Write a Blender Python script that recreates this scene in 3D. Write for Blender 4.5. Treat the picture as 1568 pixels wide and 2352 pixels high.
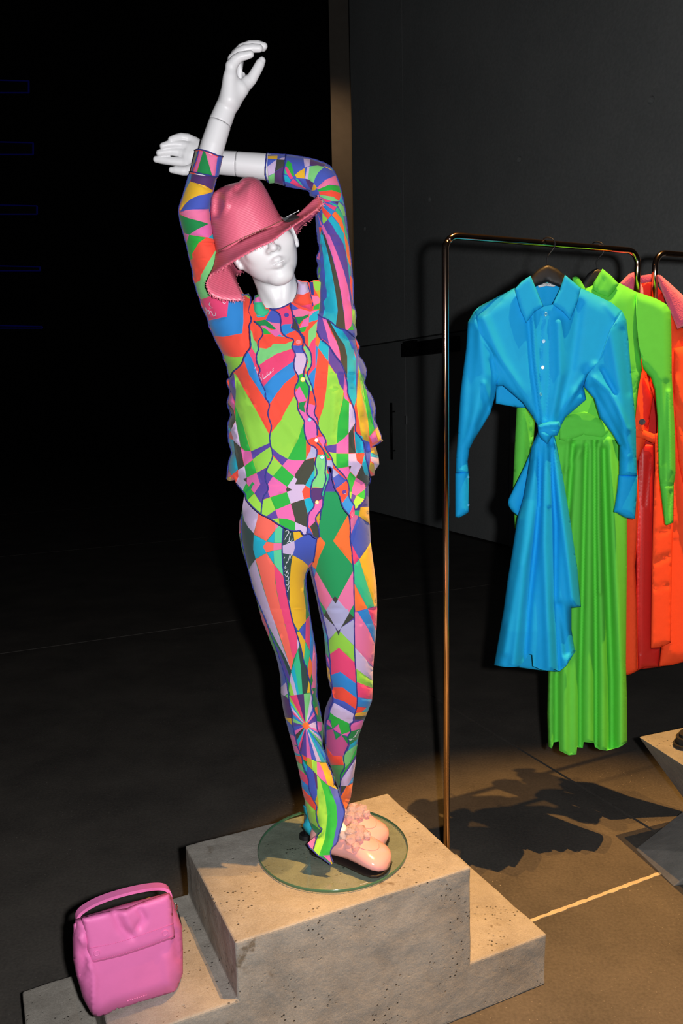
import bpy, bmesh, math, random
import numpy as np
from mathutils import Vector, Matrix, Quaternion
from mathutils.geometry import delaunay_2d_cdt

for o in list(bpy.data.objects):
    bpy.data.objects.remove(o)
scene = bpy.context.scene
COL = scene.collection
random.seed(4)
rng = np.random.default_rng(7)

# ---------------------------------------------------------------- camera
F_PX, CX, CY, CAM_H = 1829.3, 784.0, 1176.0, 1.65
_p, _r = math.radians(7.95), math.radians(1.2)
FWD = np.array([0, math.cos(_p), -math.sin(_p)])
_right = np.array([1.0, 0, 0])
_up = np.cross(_right, FWD)
CR = _right * math.cos(_r) - _up * math.sin(_r)
CU = _right * math.sin(_r) + _up * math.cos(_r)
cam_data = bpy.data.cameras.new('camera')
cam_data.sensor_fit = 'VERTICAL'
cam_data.sensor_height = 36.0
cam_data.lens = 28.0
cam_data.clip_end = 100
cam = bpy.data.objects.new('camera', cam_data)
COL.objects.link(cam)
m = Matrix.Identity(4)
for i in range(3):
    m[i][0], m[i][1], m[i][2] = CR[i], CU[i], -FWD[i]
m[2][3] = CAM_H
cam.matrix_world = m
scene.camera = cam

# ---------------------------------------------------------------- world, lights, exposure
world = bpy.data.worlds.new('dark_hall')
scene.world = world
world.use_nodes = True
world.node_tree.nodes['Background'].inputs[0].default_value = (0.55, 0.6, 0.7, 1)
world.node_tree.nodes['Background'].inputs[1].default_value = 0.006


def lamp(name, kind, loc, energy, color, size, aim=None, angle=None, blend=0.5):
    d = bpy.data.lights.new(name, kind)
    d.energy = energy
    d.color = color
    d.shadow_soft_size = size
    if kind == 'SPOT':
        d.spot_size = math.radians(angle)
        d.spot_blend = blend
    o = bpy.data.objects.new(name, d)
    COL.objects.link(o)
    o.location = loc
    if aim is not None:
        o.rotation_euler = (Vector(aim) - Vector(loc)).to_track_quat('-Z', 'Y').to_euler()
    return o


lamp('camera_flash', 'SPOT', (0.095, -0.02, 1.675), 200, (1.0, 0.985, 1.0), 0.02,
     aim=(0.25, 2.6, 1.35), angle=110, blend=0.55)
WARM = (1.0, 0.50, 0.13)
lamp('ceiling_spot_rack', 'SPOT', (2.1, 1.5, 8.5), 4700, WARM, 0.03,
     aim=(0.90, 2.0, 0.0), angle=21.5, blend=0.6)
lamp('ceiling_spot_plinth', 'SPOT', (1.55, 1.8, 8.5), 1600, WARM, 0.03,
     aim=(0.90, 2.0, 0.0), angle=21.5, blend=0.6)
lamp('hall_lamp', 'SPOT', (-1.15, 12.55, 8.2), 150, (1.0, 0.62, 0.32), 0.15,
     aim=(0.35, 14.2, 5.2), angle=50, blend=1.0)
scene.view_settings.view_transform = 'Standard'
scene.view_settings.look = 'None'
scene.view_settings.gamma = 1.0
scene.view_settings.exposure = 0.0
scene.view_settings.use_curve_mapping = False

# ---------------------------------------------------------------- helpers
AV = np.array([0.904, 0.427, 0.0])      # plinth and rack direction
BV = np.array([-0.427, 0.904, 0.0])     # wall direction, away to the left


def ray(px, py):
    return FWD + CR * (px - CX) / F_PX - CU * (py - CY) / F_PX


def at_y(px, py, y):
    d = ray(px, py)
    return np.array([0, 0, CAM_H]) + d * (y / d[1])


def at_z(px, py, z):
    d = ray(px, py)
    return np.array([0, 0, CAM_H]) + d * ((z - CAM_H) / d[2])


def rays(P):
    P = np.asarray(P, float)
    return FWD + np.outer((P[:, 0] - CX) / F_PX, CR) - np.outer((P[:, 1] - CY) / F_PX, CU)


def srgb(c):
    out = []
    for v in c[:3]:
        v = v / 255.0
        out.append(v / 12.92 if v <= 0.04045 else ((v + 0.055) / 1.055) ** 2.4)
    return out


def mat(name, color=(0.5, 0.5, 0.5), rough=0.6, metal=0.0, spec=0.5, sheen=0.0, noise=None, bump=None,
        attr=None, coat=0.0, trans=0.0, ior=1.45, emit=None, color2=None):
    M = bpy.data.materials.new(name)
    M.use_nodes = True
    nt = M.node_tree
    b = nt.nodes['Principled BSDF']
    b.inputs['Base Color'].default_value = (*color[:3], 1)
    b.inputs['Roughness'].default_value = rough
    b.inputs['Metallic'].default_value = metal
    b.inputs['Specular IOR Level'].default_value = spec
    b.inputs['Sheen Weight'].default_value = sheen
    b.inputs['Coat Weight'].default_value = coat
    b.inputs['Transmission Weight'].default_value = trans
    b.inputs['IOR'].default_value = ior
    if emit:
        b.inputs['Emission Color'].default_value = (*emit[0], 1)
        b.inputs['Emission Strength'].default_value = emit[1]
    tc = nt.nodes.new('ShaderNodeTexCoord')
    src = None
    if attr:
        a = nt.nodes.new('ShaderNodeAttribute')
        a.attribute_name = attr
        src = a.outputs['Color']
        nt.links.new(src, b.inputs['Base Color'])
    if noise:
        n = nt.nodes.new('ShaderNodeTexNoise')
        n.inputs['Scale'].default_value = noise[0]
        n.inputs['Detail'].default_value = noise[2] if len(noise) > 2 else 5
        n.inputs['Roughness'].default_value = 0.6
        nt.links.new(tc.outputs['Object'], n.inputs['Vector'])
        mx = nt.nodes.new('ShaderNodeMix')
        mx.data_type = 'RGBA'
        rp = nt.nodes.new('ShaderNodeValToRGB')
        rp.color_ramp.elements[0].position = 0.3
        rp.color_ramp.elements[1].position = 0.7
        nt.links.new(n.outputs['Fac'], rp.inputs['Fac'])
        nt.links.new(rp.outputs['Color'], mx.inputs['Factor'])
        k = noise[1]
        c2 = color2 if color2 else tuple(v * (1 - k) for v in color[:3])
        mx.inputs['A'].default_value = (*c2, 1)
        mx.inputs['B'].default_value = (*color[:3], 1)
        nt.links.new(mx.outputs['Result'], b.inputs['Base Color'])
        src = mx.outputs['Result']
    if bump:
        n2 = nt.nodes.new('ShaderNodeTexNoise')
        n2.inputs['Scale'].default_value = bump[0]
        n2.inputs['Detail'].default_value = 4
        nt.links.new(tc.outputs['Object'], n2.inputs['Vector'])
        bp = nt.nodes.new('ShaderNodeBump')
        bp.inputs['Strength'].default_value = bump[1]
        bp.inputs['Distance'].default_value = bump[2]
        nt.links.new(n2.outputs['Fac'], bp.inputs['Height'])
        nt.links.new(bp.outputs['Normal'], b.inputs['Normal'])
    M['col_socket'] = 1
    return M


def concrete(name, c1, c2, scale, pits=True, rough=0.85, stain=None, bump=0.004, specks=None):
    """cast concrete: cloudy tone, fine grain, small open pits"""
    M = bpy.data.materials.new(name)
    M.use_nodes = True
    nt = M.node_tree
    N, L = nt.nodes, nt.links
    b = N['Principled BSDF']
    b.inputs['Roughness'].default_value = rough
    b.inputs['Specular IOR Level'].default_value = 0.35
    tc = N.new('ShaderNodeTexCoord')

    def noise(s, det, ro=0.6):
        n = N.new('ShaderNodeTexNoise')
        n.inputs['Scale'].default_value = s
        n.inputs['Detail'].default_value = det
        n.inputs['Roughness'].default_value = ro
        L.new(tc.outputs['Object'], n.inputs['Vector'])
        return n.outputs['Fac']

    def mixc(fac, a, bb):
        mx = N.new('ShaderNodeMix')
        mx.data_type = 'RGBA'
        L.new(fac, mx.inputs['Factor'])
        for s, v in (('A', a), ('B', bb)):
            if isinstance(v, tuple):
                mx.inputs[s].default_value = (*v, 1)
            else:
                L.new(v, mx.inputs[s])
        return mx.outputs['Result']

    def ramp(fac, p0, p1):
        r = N.new('ShaderNodeMapRange')
        r.inputs['From Min'].default_value = p0
        r.inputs['From Max'].default_value = p1
        L.new(fac, r.inputs['Value'])
        return r.outputs['Result']
    cloud = noise(scale, 8, 0.65)
    col = mixc(ramp(cloud, 0.35, 0.65), c1, c2)
    grain = noise(scale * 40, 3)
    g = mixc(ramp(grain, 0.3, 0.75), tuple(v * 0.82 for v in c1), tuple(min(1, v * 1.12) for v in c2))
    mx = N.new('ShaderNodeMix')
    mx.data_type = 'RGBA'
    mx.inputs['Factor'].default_value = 0.4
    L.new(col, mx.inputs['A'])
    L.new(g, mx.inputs['B'])
    col = mx.outputs['Result']
    height = grain
    if stain:
        st = noise(stain[0], 6, 0.7)
        col = mixc(ramp(st, stain[1], stain[1] + 0.05), col, stain[2])
    if pits:
        v = N.new('ShaderNodeTexVoronoi')
        v.inputs['Scale'].default_value = 70
        L.new(tc.outputs['Object'], v.inputs['Vector'])
        dens = ramp(noise(9, 3), 0.52, 0.62)
        pt = ramp(v.outputs['Distance'], 0.22, 0.12)
        mu = N.new('ShaderNodeMath')
        mu.operation = 'MULTIPLY'
        L.new(dens, mu.inputs[0])
        L.new(pt, mu.inputs[1])
        col = mixc(mu.outputs[0], col, tuple(v2 * 0.3 for v2 in c1))
        sb = N.new('ShaderNodeMath')
        sb.operation = 'SUBTRACT'
        L.new(cloud, sb.inputs[0])
        L.new(mu.outputs[0], sb.inputs[1])
        height = sb.outputs[0]
    if specks:
        v = N.new('ShaderNodeTexVoronoi')
        v.inputs['Scale'].default_value = specks[0]
        L.new(tc.outputs['Object'], v.inputs['Vector'])
        dens = ramp(noise(specks[1], 4), 0.50, 0.66)
        pt = ramp(v.outputs['Distance'], 0.13, 0.07)
        mu = N.new('ShaderNodeMath')
        mu.operation = 'MULTIPLY'
        L.new(dens, mu.inputs[0])
        L.new(pt, mu.inputs[1])
        col = mixc(mu.outputs[0], col, specks[2])
    L.new(col, b.inputs['Base Color'])
    bp = N.new('ShaderNodeBump')
    bp.inputs['Strength'].default_value = 0.6
    bp.inputs['Distance'].default_value = bump
    L.new(height, bp.inputs['Height'])
    L.new(bp.outputs['Normal'], b.inputs['Normal'])
    return M


def link(name, me, material=None, parent=None, smooth=False):
    o = bpy.data.objects.new(name, me)
    COL.objects.link(o)
    if material is not None:
        me.materials.append(material)
    if smooth:
        me.polygons.foreach_set('use_smooth', [True] * len(me.polygons))
    if parent is not None:
        o.parent = parent
        o.matrix_parent_inverse = parent.matrix_world.inverted() if False else Matrix.Translation(-Vector(parent.location))
    return o


def mesh(name, verts, faces, material=None, parent=None, smooth=False):
    me = bpy.data.meshes.new(name)
    me.from_pydata([tuple(map(float, v)) for v in verts], [], [tuple(map(int, f)) for f in faces])
    me.update()
    return link(name, me, material, parent, smooth)


def tag(o, label=None, cat=None, group=None, kind=None):
    if label:
        o['label'] = label
    if cat:
        o['category'] = cat
    if group:
        o['group'] = group
    if kind:
        o['kind'] = kind
    return o


def empty(name, loc):
    o = bpy.data.objects.new(name, None)
    COL.objects.link(o)
    o.empty_display_size = 0.05
    o.location = tuple(map(float, loc))
    return o


def bm_obj(name, bm, material=None, parent=None, smooth=False):
    me = bpy.data.meshes.new(name)
    bm.to_mesh(me)
    bm.free()
    return link(name, me, material, parent, smooth)


def box_ab(a0, a1, b0, b1, z0, z1, org, av=AV, bv=BV):
    """eight corners of a box laid along the directions av / bv"""
    P = []
    for z in (z0, z1):
        for a, b in ((a0, b0), (a1, b0), (a1, b1), (a0, b1)):
            P.append(np.array([org[0], org[1], 0]) + av * a + bv * b + np.array([0, 0, z]))
    return P, [(0, 3, 2, 1), (4, 5, 6, 7), (0, 1, 5, 4), (1, 2, 6, 5), (2, 3, 7, 6), (3, 0, 4, 7)]


def tube_geo(pts, r, n=8, closed=False, caps=True):
    pts = [np.asarray(p, float) for p in pts]
    m_ = len(pts)
    rr = r if hasattr(r, '__len__') else [r] * m_
    V, Fc = [], []
    prev = None
    for i, p in enumerate(pts):
        a = pts[i - 1] if (i > 0 or closed) else p
        b = pts[(i + 1) % m_] if (i < m_ - 1 or closed) else p
        t = b - a
        t = t / (np.linalg.norm(t) + 1e-12)
        if prev is None:
            ref = np.array([0, 0, 1.0]) if abs(t[2]) < 0.9 else np.array([1.0, 0, 0])
            u = np.cross(t, ref)
        else:
            u = prev - t * (prev @ t)
        u = u / (np.linalg.norm(u) + 1e-12)
        prev = u
        w = np.cross(t, u)
        for k in range(n):
            an = 2 * math.pi * k / n
            V.append(p + rr[i] * (math.cos(an) * u + math.sin(an) * w))
    seg = m_ if closed else m_ - 1
    for i in range(seg):
        j = (i + 1) % m_
        for k in range(n):
            k2 = (k + 1) % n
            Fc.append((i * n + k, i * n + k2, j * n + k2, j * n + k))
    if caps and not closed:
        Fc.append(tuple(reversed(range(n))))
        Fc.append(tuple(range((m_ - 1) * n, m_ * n)))
    return V, Fc


def tube(name, pts, r, material, parent=None, n=8, closed=False):
    V, Fc = tube_geo(pts, r, n, closed)
    return mesh(name, V, Fc, material, parent, True)


def smooth_line(P, step=None, it=2):
    P = np.asarray(P, float)
    for _ in range(it):
        Q = [P[0]]
        for i in range(len(P) - 1):
            Q.append(P[i] * .75 + P[i + 1] * .25)
            Q.append(P[i] * .25 + P[i + 1] * .75)
        Q.append(P[-1])
        P = np.array(Q)
    return P


def join_geo(parts):
    V, Fc = [], []
    for v, f in parts:
        o = len(V)
        V += list(v)
        Fc += [tuple(i + o for i in q) for q in f]
    return V, Fc


def inside(P, poly):
    P = np.asarray(P, float)
    poly = np.asarray(poly, float)
    x, y = P[:, 0], P[:, 1]
    c = np.zeros(len(P), bool)
    n = len(poly)
    j = n - 1
    for i in range(n):
        xi, yi = poly[i]
        xj, yj = poly[j]
        if yi != yj:
            cond = ((yi > y) != (yj > y)) & (x < (xj - xi) * (y - yi) / (yj - yi) + xi)
            c ^= cond
        j = i
    return c


def seg_dist(P, A, B):
    """distance of the points P to the nearest of the segments A-B"""
    P = np.asarray(P, float)
    best = np.full(len(P), 1e9)
    for a, b in zip(A, B):
        ab = b - a
        L2 = ab @ ab + 1e-9
        t = np.clip(((P - a) @ ab) / L2, 0, 1)
        d = np.hypot(*(P - a - np.outer(t, ab)).T)
        best = np.minimum(best, d)
    return best


class Sheet:
    """A cloth body given by its outline, its own distance and its thickness.
    outline: list of corner points; open_edges: indices i of edges i->i+1 that are openings or seams
    (there the cloth stays full instead of closing to a thin edge)."""

    def __init__(s, outline, depth, front, back=None, width=50, open_edges=(), ripples=(), power=0.5, plane=None):
        s.out = np.asarray(outline, float)
        s.depth, s.front = depth, front
        s.back = front if back is None else back
        s.width = width
        n = len(s.out)
        idx = [i for i in range(n) if i not in set(open_edges)]
        s.A = s.out[idx]
        s.B = s.out[[(i + 1) % n for i in idx]]
        s.rip = ripples
        s.power = power
        s.plane = plane

    def y0(s, P):
        if s.plane is not None:
            p0, nrm = s.plane
            d = rays(P)
            t = ((p0 - np.array([0, 0, CAM_H])) @ nrm) / (d @ nrm)
            return t * d[:, 1]
        if callable(s.depth):
            return s.depth(P)
        return np.full(len(P), float(s.depth))

    def h(s, P):
        d = seg_dist(P, s.A, s.B) if len(s.A) else np.full(len(P), 1e9)
        w = s.width(P) if callable(s.width) else s.width
        q = np.clip(d / w, 0, 1)
        return (1 - (1 - q) ** 2) ** s.power

    def ripple(s, P):
        r = np.zeros(len(P))
        for line, w, amp in s.rip:
            L_ = np.asarray(line, float)
            d = seg_dist(P, L_[:-1], L_[1:])
            r += amp * np.exp(-(d / w) ** 2)
        return r

    def pos(s, P, side=1, lift=0.0):
        P = np.asarray(P, float)
        h = s.h(P)
        fr = s.front(P) if callable(s.front) else s.front
        bk = s.back(P) if callable(s.back) else s.back
        if side > 0:
            y = s.y0(P) - fr * h - s.ripple(P) * np.minimum(1, h * 1.5) - lift
        else:
            y = s.y0(P) + bk * h
        d = rays(P)
        return np.array([0, 0, CAM_H]) + d * (y / d[:, 1])[:, None]

    def build(s, grid=9, polys=(), base=(0.8, 0.8, 0.8), colors=None, back=True, offs=(1.2, 3.5, 7)):
        out = s.out
        lo, hi = out.min(0), out.max(0)
        pts = [tuple(p) for p in out]
        n = len(out)
        edges = [(i, (i + 1) % n) for i in range(n)]
        for c, pl in polys:
            o = len(pts)
            pts += [tuple(p) for p in pl]
            k = len(pl)
            edges += [(o + i, o + (i + 1) % k) for i in range(k)]
        # interior lattice
        g = []
        yy, r = lo[1], 0
        while yy < hi[1]:
            xx = lo[0] + (grid / 2 if r % 2 else 0)
            while xx < hi[0]:
                g.append((xx + 0.013 * (r % 7), yy + 0.017 * (int(xx) % 5)))
                xx += grid
            yy += grid * 0.866
            r += 1
        g = np.array(g)
        g = g[inside(g, out)]
        if len(g):
            d = seg_dist(g, out, np.roll(out, -1, 0))
            g = g[d > 0.55 * grid]
        extra = []
        area = 0.5 * np.sum(out[:, 0] * np.roll(out[:, 1], -1) - np.roll(out[:, 0], -1) * out[:, 1])
        sg = 1 if area > 0 else -1
        for a, b in zip(s.A, s.B):
            t = b - a
            L_ = np.hypot(*t)
            if L_ < 1e-6:
                continue
            nrm = np.array([-t[1], t[0]]) / L_ * sg
            k = max(1, int(L_ / grid))
            for i in range(k):
                q = a + t * (i + 0.5) / k
                for of in offs:
                    extra.append(q + nrm * of)
        if extra:
            extra = np.array(extra)
            ok = inside(extra, out)
            extra = extra[ok]
            d = seg_dist(extra, s.A, s.B)
            extra = extra[d > 0.8]
            g = np.vstack([g, extra]) if len(g) else extra
        pts += [tuple(p) for p in g]
        res = delaunay_2d_cdt([Vector((float(p[0]), float(p[1]))) for p in pts], edges, [], 0, 0.02)
        V2 = np.array([(v[0], v[1]) for v in res[0]])
        T = np.array(res[2])
        cen = V2[T].mean(1)
        keep = inside(cen, out)
        T, cen = T[keep], cen[keep]
        a2 = np.cross(V2[T[:, 1]] - V2[T[:, 0]], V2[T[:, 2]] - V2[T[:, 0]])
        keep = np.abs(a2) > 1e-5
        T, cen, a2 = T[keep], cen[keep], a2[keep]
        T[a2 > 0] = T[a2 > 0][:, ::-1]          # face the viewer
        col = None
        if colors is not None:
            col = np.tile(np.array(base, float), (len(T), 1))
            for c, pl in polys:
                mks = inside(cen, pl)
                col[mks] = colors[c]
        used = np.unique(T)
        remap = -np.ones(len(V2), int)
        remap[used] = np.arange(len(used))
        P = V2[used]
        T = remap[T]
        Vf = s.pos(P, 1)
        if not back:
            return Vf, T, col
        Vb = s.pos(P, -1)
        nb = len(P)
        same = s.h(P) < 1e-4
        mb = np.arange(nb) + nb
        mb[same] = np.arange(nb)[same]
        Tb = mb[T[:, ::-1]]
        V = np.vstack([Vf, Vb])
        F_ = np.vstack([T, Tb])
        if col is not None:
            col = np.vstack([col, col])
        return V, F_, col


def sheet_obj(name, parts, material, parent=None, smooth=True, attr='print'):
    """several (verts, tris, colours) joined into one mesh"""
    Vs, Fs, Cs, o = [], [], [], 0
    for V, T, c in parts:
        Vs.append(V)
        Fs.append(T + o)
        Cs.append(c if c is not None else None)
        o += len(V)
    V, T = np.vstack(Vs), np.vstack(Fs)
    me = bpy.data.meshes.new(name)
    me.vertices.add(len(V))
    me.vertices.foreach_set('co', V.astype(np.float32).ravel())
    me.loops.add(len(T) * 3)
    me.loops.foreach_set('vertex_index', T.astype(np.int32).ravel())
    me.polygons.add(len(T))
    me.polygons.foreach_set('loop_start', np.arange(0, len(T) * 3, 3, dtype=np.int32))
    me.update(calc_edges=True)
    if Cs[0] is not None:
        C = np.vstack(Cs)
        at = me.color_attributes.new(attr, 'FLOAT_COLOR', 'CORNER')
        cc = np.ones((len(T) * 3, 4), np.float32)
        cc[:, :3] = np.repeat(C, 3, axis=0)
        at.data.foreach_set('color', cc.ravel())
    me.validate()
    bm = bmesh.new()
    bm.from_mesh(me)
    loose = [v for v in bm.verts if not v.link_faces]
    bmesh.ops.delete(bm, geom=loose, context='VERTS')
    bm.to_mesh(me)
    bm.free()
    return link(name, me, material, parent, smooth)


# ---- signed distance modelling for the mannequin (smooth unions of tapered limbs)
def sd_cone(P, a, b, ra, rb):
    a, b = np.asarray(a, np.float32), np.asarray(b, np.float32)
    ab = b - a
    t = np.clip(((P - a) @ ab) / (ab @ ab + 1e-9), 0, 1)
    d = P - a - t[..., None] * ab
    return np.sqrt((d * d).sum(-1)) - (ra + (rb - ra) * t)


def sd_ell(P, c, r, rot=None):
    q = P - np.asarray(c, np.float32)
    if rot is not None:
        q = q @ np.asarray(rot, np.float32)
    r = np.asarray(r, np.float32)
    k0 = np.sqrt(((q / r) ** 2).sum(-1)) + 1e-6
    k1 = np.sqrt(((q / (r * r)) ** 2).sum(-1)) + 1e-6
    return k0 * (k0 - 1) / k1


def smin(a, b, k):
    h = np.clip(0.5 + 0.5 * (b - a) / k, 0, 1)
    return b + (a - b) * h - k * h * (1 - h)


def smax(a, b, k):
    return -smin(-a, -b, k)


def surface_nets(fn, lo, hi, h):
    lo, hi = np.asarray(lo, float), np.asarray(hi, float)
    n = np.ceil((hi - lo) / h).astype(int) + 1
    ax = [(lo[i] + h * np.arange(n[i])).astype(np.float32) for i in range(3)]
    S = np.empty(n, np.float32)
    step = max(1, int(400000 / (n[1] * n[2])))
    Y, Z = np.meshgrid(ax[1], ax[2], indexing='ij')
    for i in range(0, n[0], step):
        xs = ax[0][i:i + step]
        P = np.empty((len(xs), n[1], n[2], 3), np.float32)
        P[..., 0] = xs[:, None, None]
        P[..., 1] = Y
        P[..., 2] = Z
        S[i:i + step] = fn(P)
    neg = S < 0
    cnt = np.zeros(n - 1, np.int8)
    corners = [(i, j, k) for i in (0, 1) for j in (0, 1) for k in (0, 1)]
    sl = lambda i, N_: slice(i, N_ - 1 + i)
    for c in corners:
        cnt += neg[sl(c[0], n[0]), sl(c[1], n[1]), sl(c[2], n[2])]
    act = (cnt > 0) & (cnt < 8)
    idx = np.argwhere(act)
    vid = -np.ones(n - 1, np.int64)
    vid[act] = np.arange(len(idx))
    acc = np.zeros((len(idx), 3))
    num = np.zeros(len(idx))
    vals = {c: S[idx[:, 0] + c[0], idx[:, 1] + c[1], idx[:, 2] + c[2]] for c in corners}
    for c1 in corners:
        for d in range(3):
            if c1[d] == 0:
                c2 = list(c1)
                c2[d] = 1
                c2 = tuple(c2)
                a, b = vals[c1], vals[c2]
                m_ = (a < 0) != (b < 0)
                t = np.where(m_, a / np.where(m_, a - b, 1), 0)
                p = np.tile(np.array(c1, float), (len(idx), 1))
                p[:, d] += t
                acc[m_] += p[m_]
                num[m_] += 1
    V = lo + h * (idx + acc / np.maximum(num, 1)[:, None])
    Fs = []
    for d in range(3):
        u, w = [(1, 2), (2, 0), (0, 1)][d]
        A_ = [slice(None)] * 3
        B_ = [slice(None)] * 3
        A_[d] = slice(0, n[d] - 1)
        B_[d] = slice(1, n[d])
        ch = neg[tuple(A_)] != neg[tuple(B_)]
        e = np.argwhere(ch)
        ok = (e[:, u] > 0) & (e[:, w] > 0) & (e[:, u] < n[u] - 1) & (e[:, w] < n[w] - 1)
        e = e[ok]
        first_neg = neg[tuple(e.T)]

        def cell(du, dw):
            q = e.copy()
            q[:, u] += du
            q[:, w] += dw
            return vid[tuple(q.T)]
        quad = np.stack([cell(-1, -1), cell(0, -1), cell(0, 0), cell(-1, 0)], 1)
        quad[~first_neg] = quad[~first_neg][:, ::-1]
        Fs.append(quad)
    return V, np.vstack(Fs)


def nets_obj(name, parts, material, parent=None):
    Vs, Fs, o = [], [], 0
    for V, Q in parts:
        Vs.append(V)
        Fs.append(Q + o)
        o += len(V)
    V, Q = np.vstack(Vs), np.vstack(Fs)
    me = bpy.data.meshes.new(name)
    me.vertices.add(len(V))
    me.vertices.foreach_set('co', V.astype(np.float32).ravel())
    me.loops.add(len(Q) * 4)
    me.loops.foreach_set('vertex_index', Q.astype(np.int32).ravel())
    me.polygons.add(len(Q))
    me.polygons.foreach_set('loop_start', np.arange(0, len(Q) * 4, 4, dtype=np.int32))
    me.update(calc_edges=True)
    me.validate()
    return link(name, me, material, parent, True)

# ================================================================ materials
M_CONC = concrete('plinth_concrete', (0.205, 0.185, 0.155), (0.36, 0.335, 0.29), 8, True, 0.85,
                  stain=(5, 0.645, (0.15, 0.12, 0.085)), bump=0.010)
M_FLOOR = concrete('floor_concrete', (0.052, 0.047, 0.042), (0.108, 0.096, 0.082), 2.6, False, 0.62, bump=0.001, specks=(55, 2.2, (0.26, 0.235, 0.20)))
M_WALL = concrete('wall_concrete', (0.37, 0.395, 0.39), (0.48, 0.505, 0.495), 0.9, False, 0.8, bump=0.002)
M_DOOR = concrete('door_panel', (0.33, 0.35, 0.345), (0.41, 0.43, 0.425), 1.4, False, 0.55, bump=0.001)
M_JOINT = mat('joint_filler', (0.012, 0.011, 0.010), 0.9)
M_YELLOW = mat('joint_sealant', (0.52, 0.44, 0.30), 0.7, noise=(30, 0.25))
M_BLACK = mat('black_paint', (0.004, 0.004, 0.005), 0.8, noise=(3, 0.3))
M_DARKMETAL = mat('dark_metal', (0.02, 0.02, 0.022), 0.35, 0.6, noise=(20, 0.2))
M_JAMB = mat('jamb_plaster', (0.35, 0.31, 0.26), 0.85, noise=(4, 0.15))
M_ROSE = mat('rose_gold_chrome', (0.93, 0.66, 0.50), 0.13, 1.0, noise=(8, 0.05))
M_STEEL = mat('polished_steel', (0.8, 0.8, 0.8), 0.15, 1.0, noise=(8, 0.05))
M_ROUGHBLOCK = concrete('cut_concrete', (0.15, 0.146, 0.138), (0.25, 0.24, 0.22), 11, True, 0.9, bump=0.008)

ORG = np.array([-0.263, 1.666])         # front left corner of the high block


def ab(a, b, z=0.0):
    return np.array([ORG[0], ORG[1], z]) + AV * a + BV * b


def to_ab(P):
    q = np.array([P[0] - ORG[0], P[1] - ORG[1], 0])
    return q @ AV, q @ BV


# ================================================================ floor
V, Fc = box_ab(-22, 16, -8, 26, -0.20, -0.012, ORG)
floor = tag(mesh('floor', V, Fc, M_JOINT), kind='structure')
a_cuts = [-22, -9.8, -5.95, -2.1, 1.794, 5.65, 9.5, 16]
b_cuts = [-8, -3.6, 0.24, 4.1, 7.95, 11.8, 18, 26]
for i in range(len(a_cuts) - 1):
    for j in range(len(b_cuts) - 1):
        g = 0.0065  # gaps widened: the right-hand dark joint stands in for a rack post's shadow
        V, Fc = box_ab(a_cuts[i] + g, a_cuts[i + 1] - g, b_cuts[j] + g, b_cuts[j + 1] - g, -0.012, 0.0, ORG)
        mesh('floor_slab', V, Fc, M_FLOOR, floor)
# pale sealant proud in the joint beside the plinth
n = 60
Vt, Ft = [], []
for i in range(n + 1):
    a = 0.905 + (1.79 - 0.905) * i / n
    w = 0.007 + 0.0016 * random.uniform(-1, 1)
    off = 0.0012 * math.sin(i * 1.7)
    for b_, z in ((-w, -0.004), (-w, 0.0012), (w, 0.0012), (w, -0.004)):
        Vt.append(ab(a, 0.24 + b_ + off, z))
    if i:
        o = 4 * (i - 1)
        for k in range(3):
            Ft.append((o + k, o + 4 + k, o + 5 + k, o + k + 1))
mesh('joint_strip', Vt, Ft, M_YELLOW, floor)

# ================================================================ right wall
WF = at_z(850, 1177, 0)
WD = at_z(1100, 1241, 0) - WF
WD = WD / np.linalg.norm(WD)
WN = np.array([WD[1], -WD[0], 0.0])
if WN @ (np.array([0, 0, 0]) - WF) < 0:
    WN = -WN                            # towards the camera


def wall_s(px, py):
    d = ray(px, py)
    t = ((WF - np.array([0, 0, CAM_H])) @ WN) / (d @ WN)
    P = np.array([0, 0, CAM_H]) + d * t
    return (P - WF) @ WD, P[2]


def wp(s, z, out=0.0):
    return np.array([WF[0], WF[1], 0]) + WD * s + WN * out + np.array([0, 0, z])


def wall_box(name, s0, s1, z0, z1, o0, o1, material, parent=None):
    P = [wp(s, z, o) for o in (o0, o1) for s, z in ((s0, z0), (s1, z0), (s1, z1), (s0, z1))]
    return mesh(name, P, [(0, 1, 2, 3), (7, 6, 5, 4), (0, 4, 5, 1), (1, 5, 6, 2), (2, 6, 7, 3), (3, 7, 4, 0)],
                material, parent)


S_L = wall_s(804, 130)[0]
S_J = wall_s(758, 130)[0]
S_P = wall_s(925, 300)[0]
Z_D = 2.43


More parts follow.
